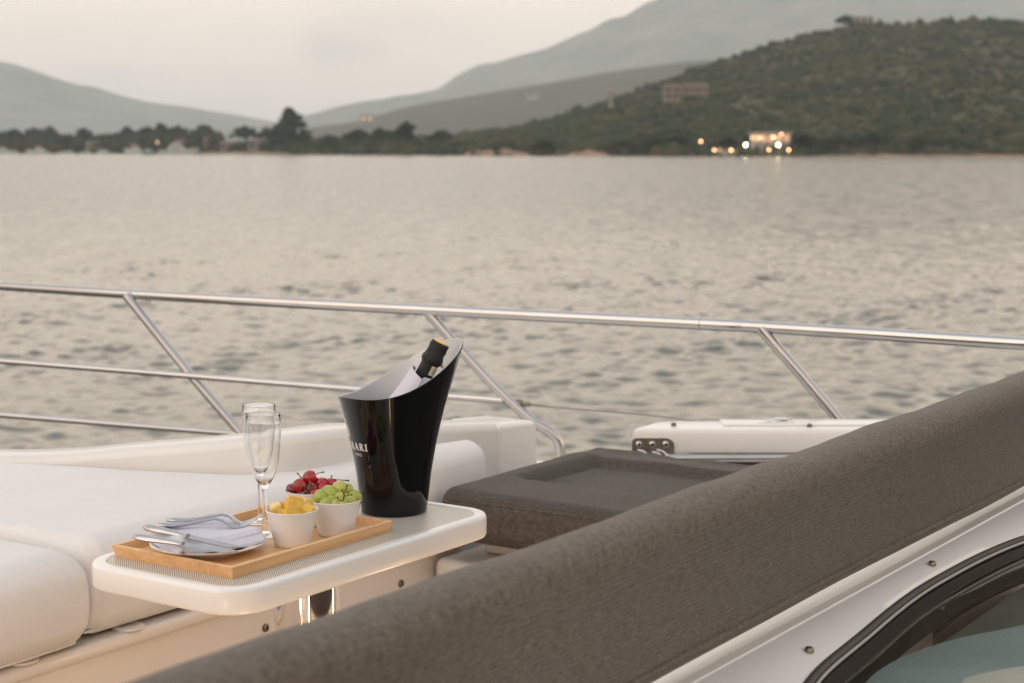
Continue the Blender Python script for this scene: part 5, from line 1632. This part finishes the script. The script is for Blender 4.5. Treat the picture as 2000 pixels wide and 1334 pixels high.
boat(52, 96, 286, 300, 1500, 'white motor boat below the tall broad tree, second from the left edge', bow=-1)
boat(116, 142, 289, 300, 1510, 'small pale boat under the low spreading tree', cabin=False, bow=1)
boat(158, 176, 291, 300, 1500, 'small white dinghy left of the grey cream house', cabin=False, bow=1)
boat(190, 214, 289, 300, 1500, 'small white boat right of the grey cream house', bow=-1)

# ---- air
sx0, sx1 = -8200, 8200
g = G().prism([(sx0, -60), (sx1, -60), (sx1, 9900), (sx0, 9900)], -6.0, 1150)
m = bpy.data.materials.new('evening_haze'); m.use_nodes = True; nt = m.node_tree
nt.nodes.remove(nt.nodes['Principled BSDF'])
pv = nt.nodes.new('ShaderNodeVolumePrincipled')
pv.inputs['Color'].default_value = (0.85, 0.945, 0.965, 1)
pv.inputs['Density'].default_value = 0.92e-4
pv.inputs['Anisotropy'].default_value = 0.2
nt.links.new(pv.outputs[0], nt.nodes['Material Output'].inputs['Volume'])
hzo = link_mesh('haze', g, m, smooth=False); hzo['kind'] = 'stuff'
tag(hzo, 'pale evening haze filling the air over the bay', 'haze')

# ================================================================== LIGHT
# small warm courtesy light low in the cockpit, mirrored in the chrome table leg
def courtesy(u, v, h, e):
    t = thing('courtesy_light', 'narrow warm light strip mirrored as a bright line in the chrome table leg', 'light', (u, v, h), group='warm light strips in the cockpit')
    g = G().rbox(-0.014, 0.014, 0.0, 0.008, -0.02, 0.24, 0.003, 2); link_mesh('bezel', g, 'steel', t)
    g = G().rbox(-0.007, 0.007, 0.0082, 0.013, -0.005, 0.225, 0.002, 2); link_mesh('lens', g, 'lamp_white2', t)
    ld = bpy.data.lights.new('courtesy_lamp', 'POINT'); ld.energy = e; ld.color = (1.0, 0.74, 0.52); ld.shadow_soft_size = 0.04
    lo = bpy.data.objects.new('courtesy_lamp', ld); COL.objects.link(lo); lo.parent = t; lo.location = (0, 0.07, 0.10)
M['lamp_white2'] = glow('warm_lens', (1.0, 0.62, 0.28), 18)
courtesy(1.22, 1.512, -1.06, 0.7)
courtesy(1.80, 1.512, -1.06, 1.2)
courtesy(2.48, 1.512, -1.06, 1.2)

SUN_EL, SUN_AZ = R(38), R(-125)      # low, off to the left and behind the viewer
w = bpy.data.worlds.new('World'); scene.world = w; w.use_nodes = True
nt = w.node_tree; bg = nt.nodes['Background']
sky = nt.nodes.new('ShaderNodeTexSky'); sky.sky_type = 'NISHITA'; sky.sun_disc = False
sky.sun_elevation = SUN_EL; sky.sun_rotation = SUN_AZ
sky.air_density = 1.2; sky.dust_density = 3.0; sky.ozone_density = 1.0
tc = nt.nodes.new('ShaderNodeTexCoord'); sp = nt.nodes.new('ShaderNodeSeparateXYZ')
nt.links.new(tc.outputs['Generated'], sp.inputs[0])
# thin overcast veil: warm low down, paler and cooler overhead
veil = ramp(nt, sp.outputs['Z'], [(0.0, (8.1, 7.05, 6.6)), (0.05, (10.0, 8.55, 7.6)), (0.085, (12.0, 9.9, 8.35)), (0.13, (19.8, 15.8, 11.9)), (0.25, (17.4, 14.0, 10.7)), (0.45, (9.2, 8.4, 7.7)), (0.7, (7.6, 7.6, 7.8)), (1.0, (7.0, 7.3, 7.9))])
mp = nt.nodes.new('ShaderNodeMapping'); mp.inputs['Scale'].default_value = (7, 7, 24)
nt.links.new(tc.outputs['Generated'], mp.inputs['Vector'])
cn = noise_tex(nt, mp.outputs['Vector'], 1.0, 5, 0.5)
cr_ = ramp(nt, cn.outputs['Fac'], [(0.50, (1, 1, 1)), (0.68, (0.90, 0.91, 0.95))])
mu = nt.nodes.new('ShaderNodeMix'); mu.data_type = 'RGBA'; mu.blend_type = 'MULTIPLY'; mu.inputs[0].default_value = 1.0
nt.links.new(veil.outputs['Color'], mu.inputs[6]); nt.links.new(cr_.outputs['Color'], mu.inputs[7])
# a few soft grey clouds low over the mountains
def mth(op, a, b=None):
    n_ = nt.nodes.new('ShaderNodeMath'); n_.operation = op
    for i_, x_ in enumerate((a, b)):
        if x_ is None: continue
        if isinstance(x_, (int, float)): n_.inputs[i_].default_value = x_
        else: nt.links.new(x_, n_.inputs[i_])
    return n_.outputs[0]
wn = noise_tex(nt, tc.outputs['Generated'], 34, 4, 0.6)
wob = mth('MULTIPLY', mth('SUBTRACT', wn.outputs['Fac'], 0.5), 0.030)
az_a = mth('ADD', mth('DIVIDE', sp.outputs['X'], sp.outputs['Y']), wob)
el_a = mth('ADD', mth('DIVIDE', sp.outputs['Z'], sp.outputs['Y']), mth('MULTIPLY', wob, 0.55))
front_ = mth('GREATER_THAN', sp.outputs['Y'], 0.2)
tot = None
for (cx_, cy_, wx_, wy_, k_) in ((650, 82, 52, 30, .22), (700, 104, 95, 26, .19), (240, 148, 30, 7, .14), (322, 146, 26, 5, .05), (415, 139, 22, 5, .06), (120, 60, 200, 30, .05), (600, 150, 260, 26, .07)):
    dx_ = mth('DIVIDE', mth('SUBTRACT', az_a, (cx_-1000)/FPX), wx_/FPX); dy_ = mth('DIVIDE', mth('SUBTRACT', el_a, (291-cy_)/FPX), wy_/FPX)
    q_ = mth('ADD', mth('MULTIPLY', dx_, dx_), mth('MULTIPLY', dy_, dy_))
    bl_ = mth('MULTIPLY', mth('POWER', 2.718, mth('MULTIPLY', q_, -1.0)), k_)
    tot = bl_ if tot is None else mth('ADD', tot, bl_)
tot = mth('MULTIPLY', tot, front_)
cm_ = nt.nodes.new('ShaderNodeMix'); cm_.data_type = 'RGBA'; nt.links.new(tot, cm_.inputs[0])
nt.links.new(mu.outputs[2], cm_.inputs[6]); cm_.inputs[7].default_value = (3.0, 3.0, 3.4, 1)
mu = cm_
mix = nt.nodes.new('ShaderNodeMix'); mix.data_type = 'RGBA'; mix.inputs[0].default_value = 0.88
nt.links.new(sky.outputs['Color'], mix.inputs[6]); nt.links.new(mu.outputs[2], mix.inputs[7])
mr = nt.nodes.new('ShaderNodeMapRange'); mr.inputs['From Min'].default_value = -1; mr.inputs['To Min'].default_value = 1.02; mr.inputs['To Max'].default_value = 1.08
nt.links.new(sp.outputs['Y'], mr.inputs['Value'])
az_ = nt.nodes.new('ShaderNodeVectorMath'); az_.operation = 'SCALE'
nt.links.new(mix.outputs[2], az_.inputs[0]); nt.links.new(mr.outputs['Result'], az_.inputs['Scale'])
nt.links.new(az_.outputs['Vector'], bg.inputs['Color']); bg.inputs['Strength'].default_value = 0.10

sd = bpy.data.lights.new('sun', 'SUN'); sd.energy = 0.5; sd.angle = R(60); sd.color = (1.0, 0.86, 0.72)
so = bpy.data.objects.new('sun', sd); COL.objects.link(so)
dirv = Vector((math.sin(SUN_AZ)*math.cos(SUN_EL), math.cos(SUN_AZ)*math.cos(SUN_EL), math.sin(SUN_EL)))
so.rotation_euler = dirv.to_track_quat('Z', 'Y').to_euler(); so.location = (0, 0, 60)

# ================================================================== CAMERA
cd = bpy.data.cameras.new('camera'); cam = bpy.data.objects.new('camera', cd); COL.objects.link(cam)
cd.sensor_width = 36.0; cd.lens = 36.0*FPX/2000.0
cam.location = (0, 0, EYE); cam.rotation_euler = (math.pi/2-PITCH, 0, 0)
cd.clip_start = 0.05; cd.clip_end = 30000
cd.dof.use_dof = True; cd.dof.focus_distance = 2.86; cd.dof.aperture_fstop = 6.2
scene.camera = cam

scene.render.engine = 'CYCLES'
c = scene.cycles
c.use_denoising = True
c.max_bounces = 10; c.transparent_max_bounces = 12; c.transmission_bounces = 10; c.glossy_bounces = 5; c.diffuse_bounces = 3; c.volume_bounces = 2
c.caustics_reflective = True; c.caustics_refractive = True; c.blur_glossy = 0.4
c.sample_clamp_indirect = 6.0
vs_ = scene.view_settings
vs_.view_transform = 'Standard'; vs_.look = 'None'; vs_.exposure = 0.20; vs_.gamma = 1.0
scene.display_settings.display_device = 'sRGB'
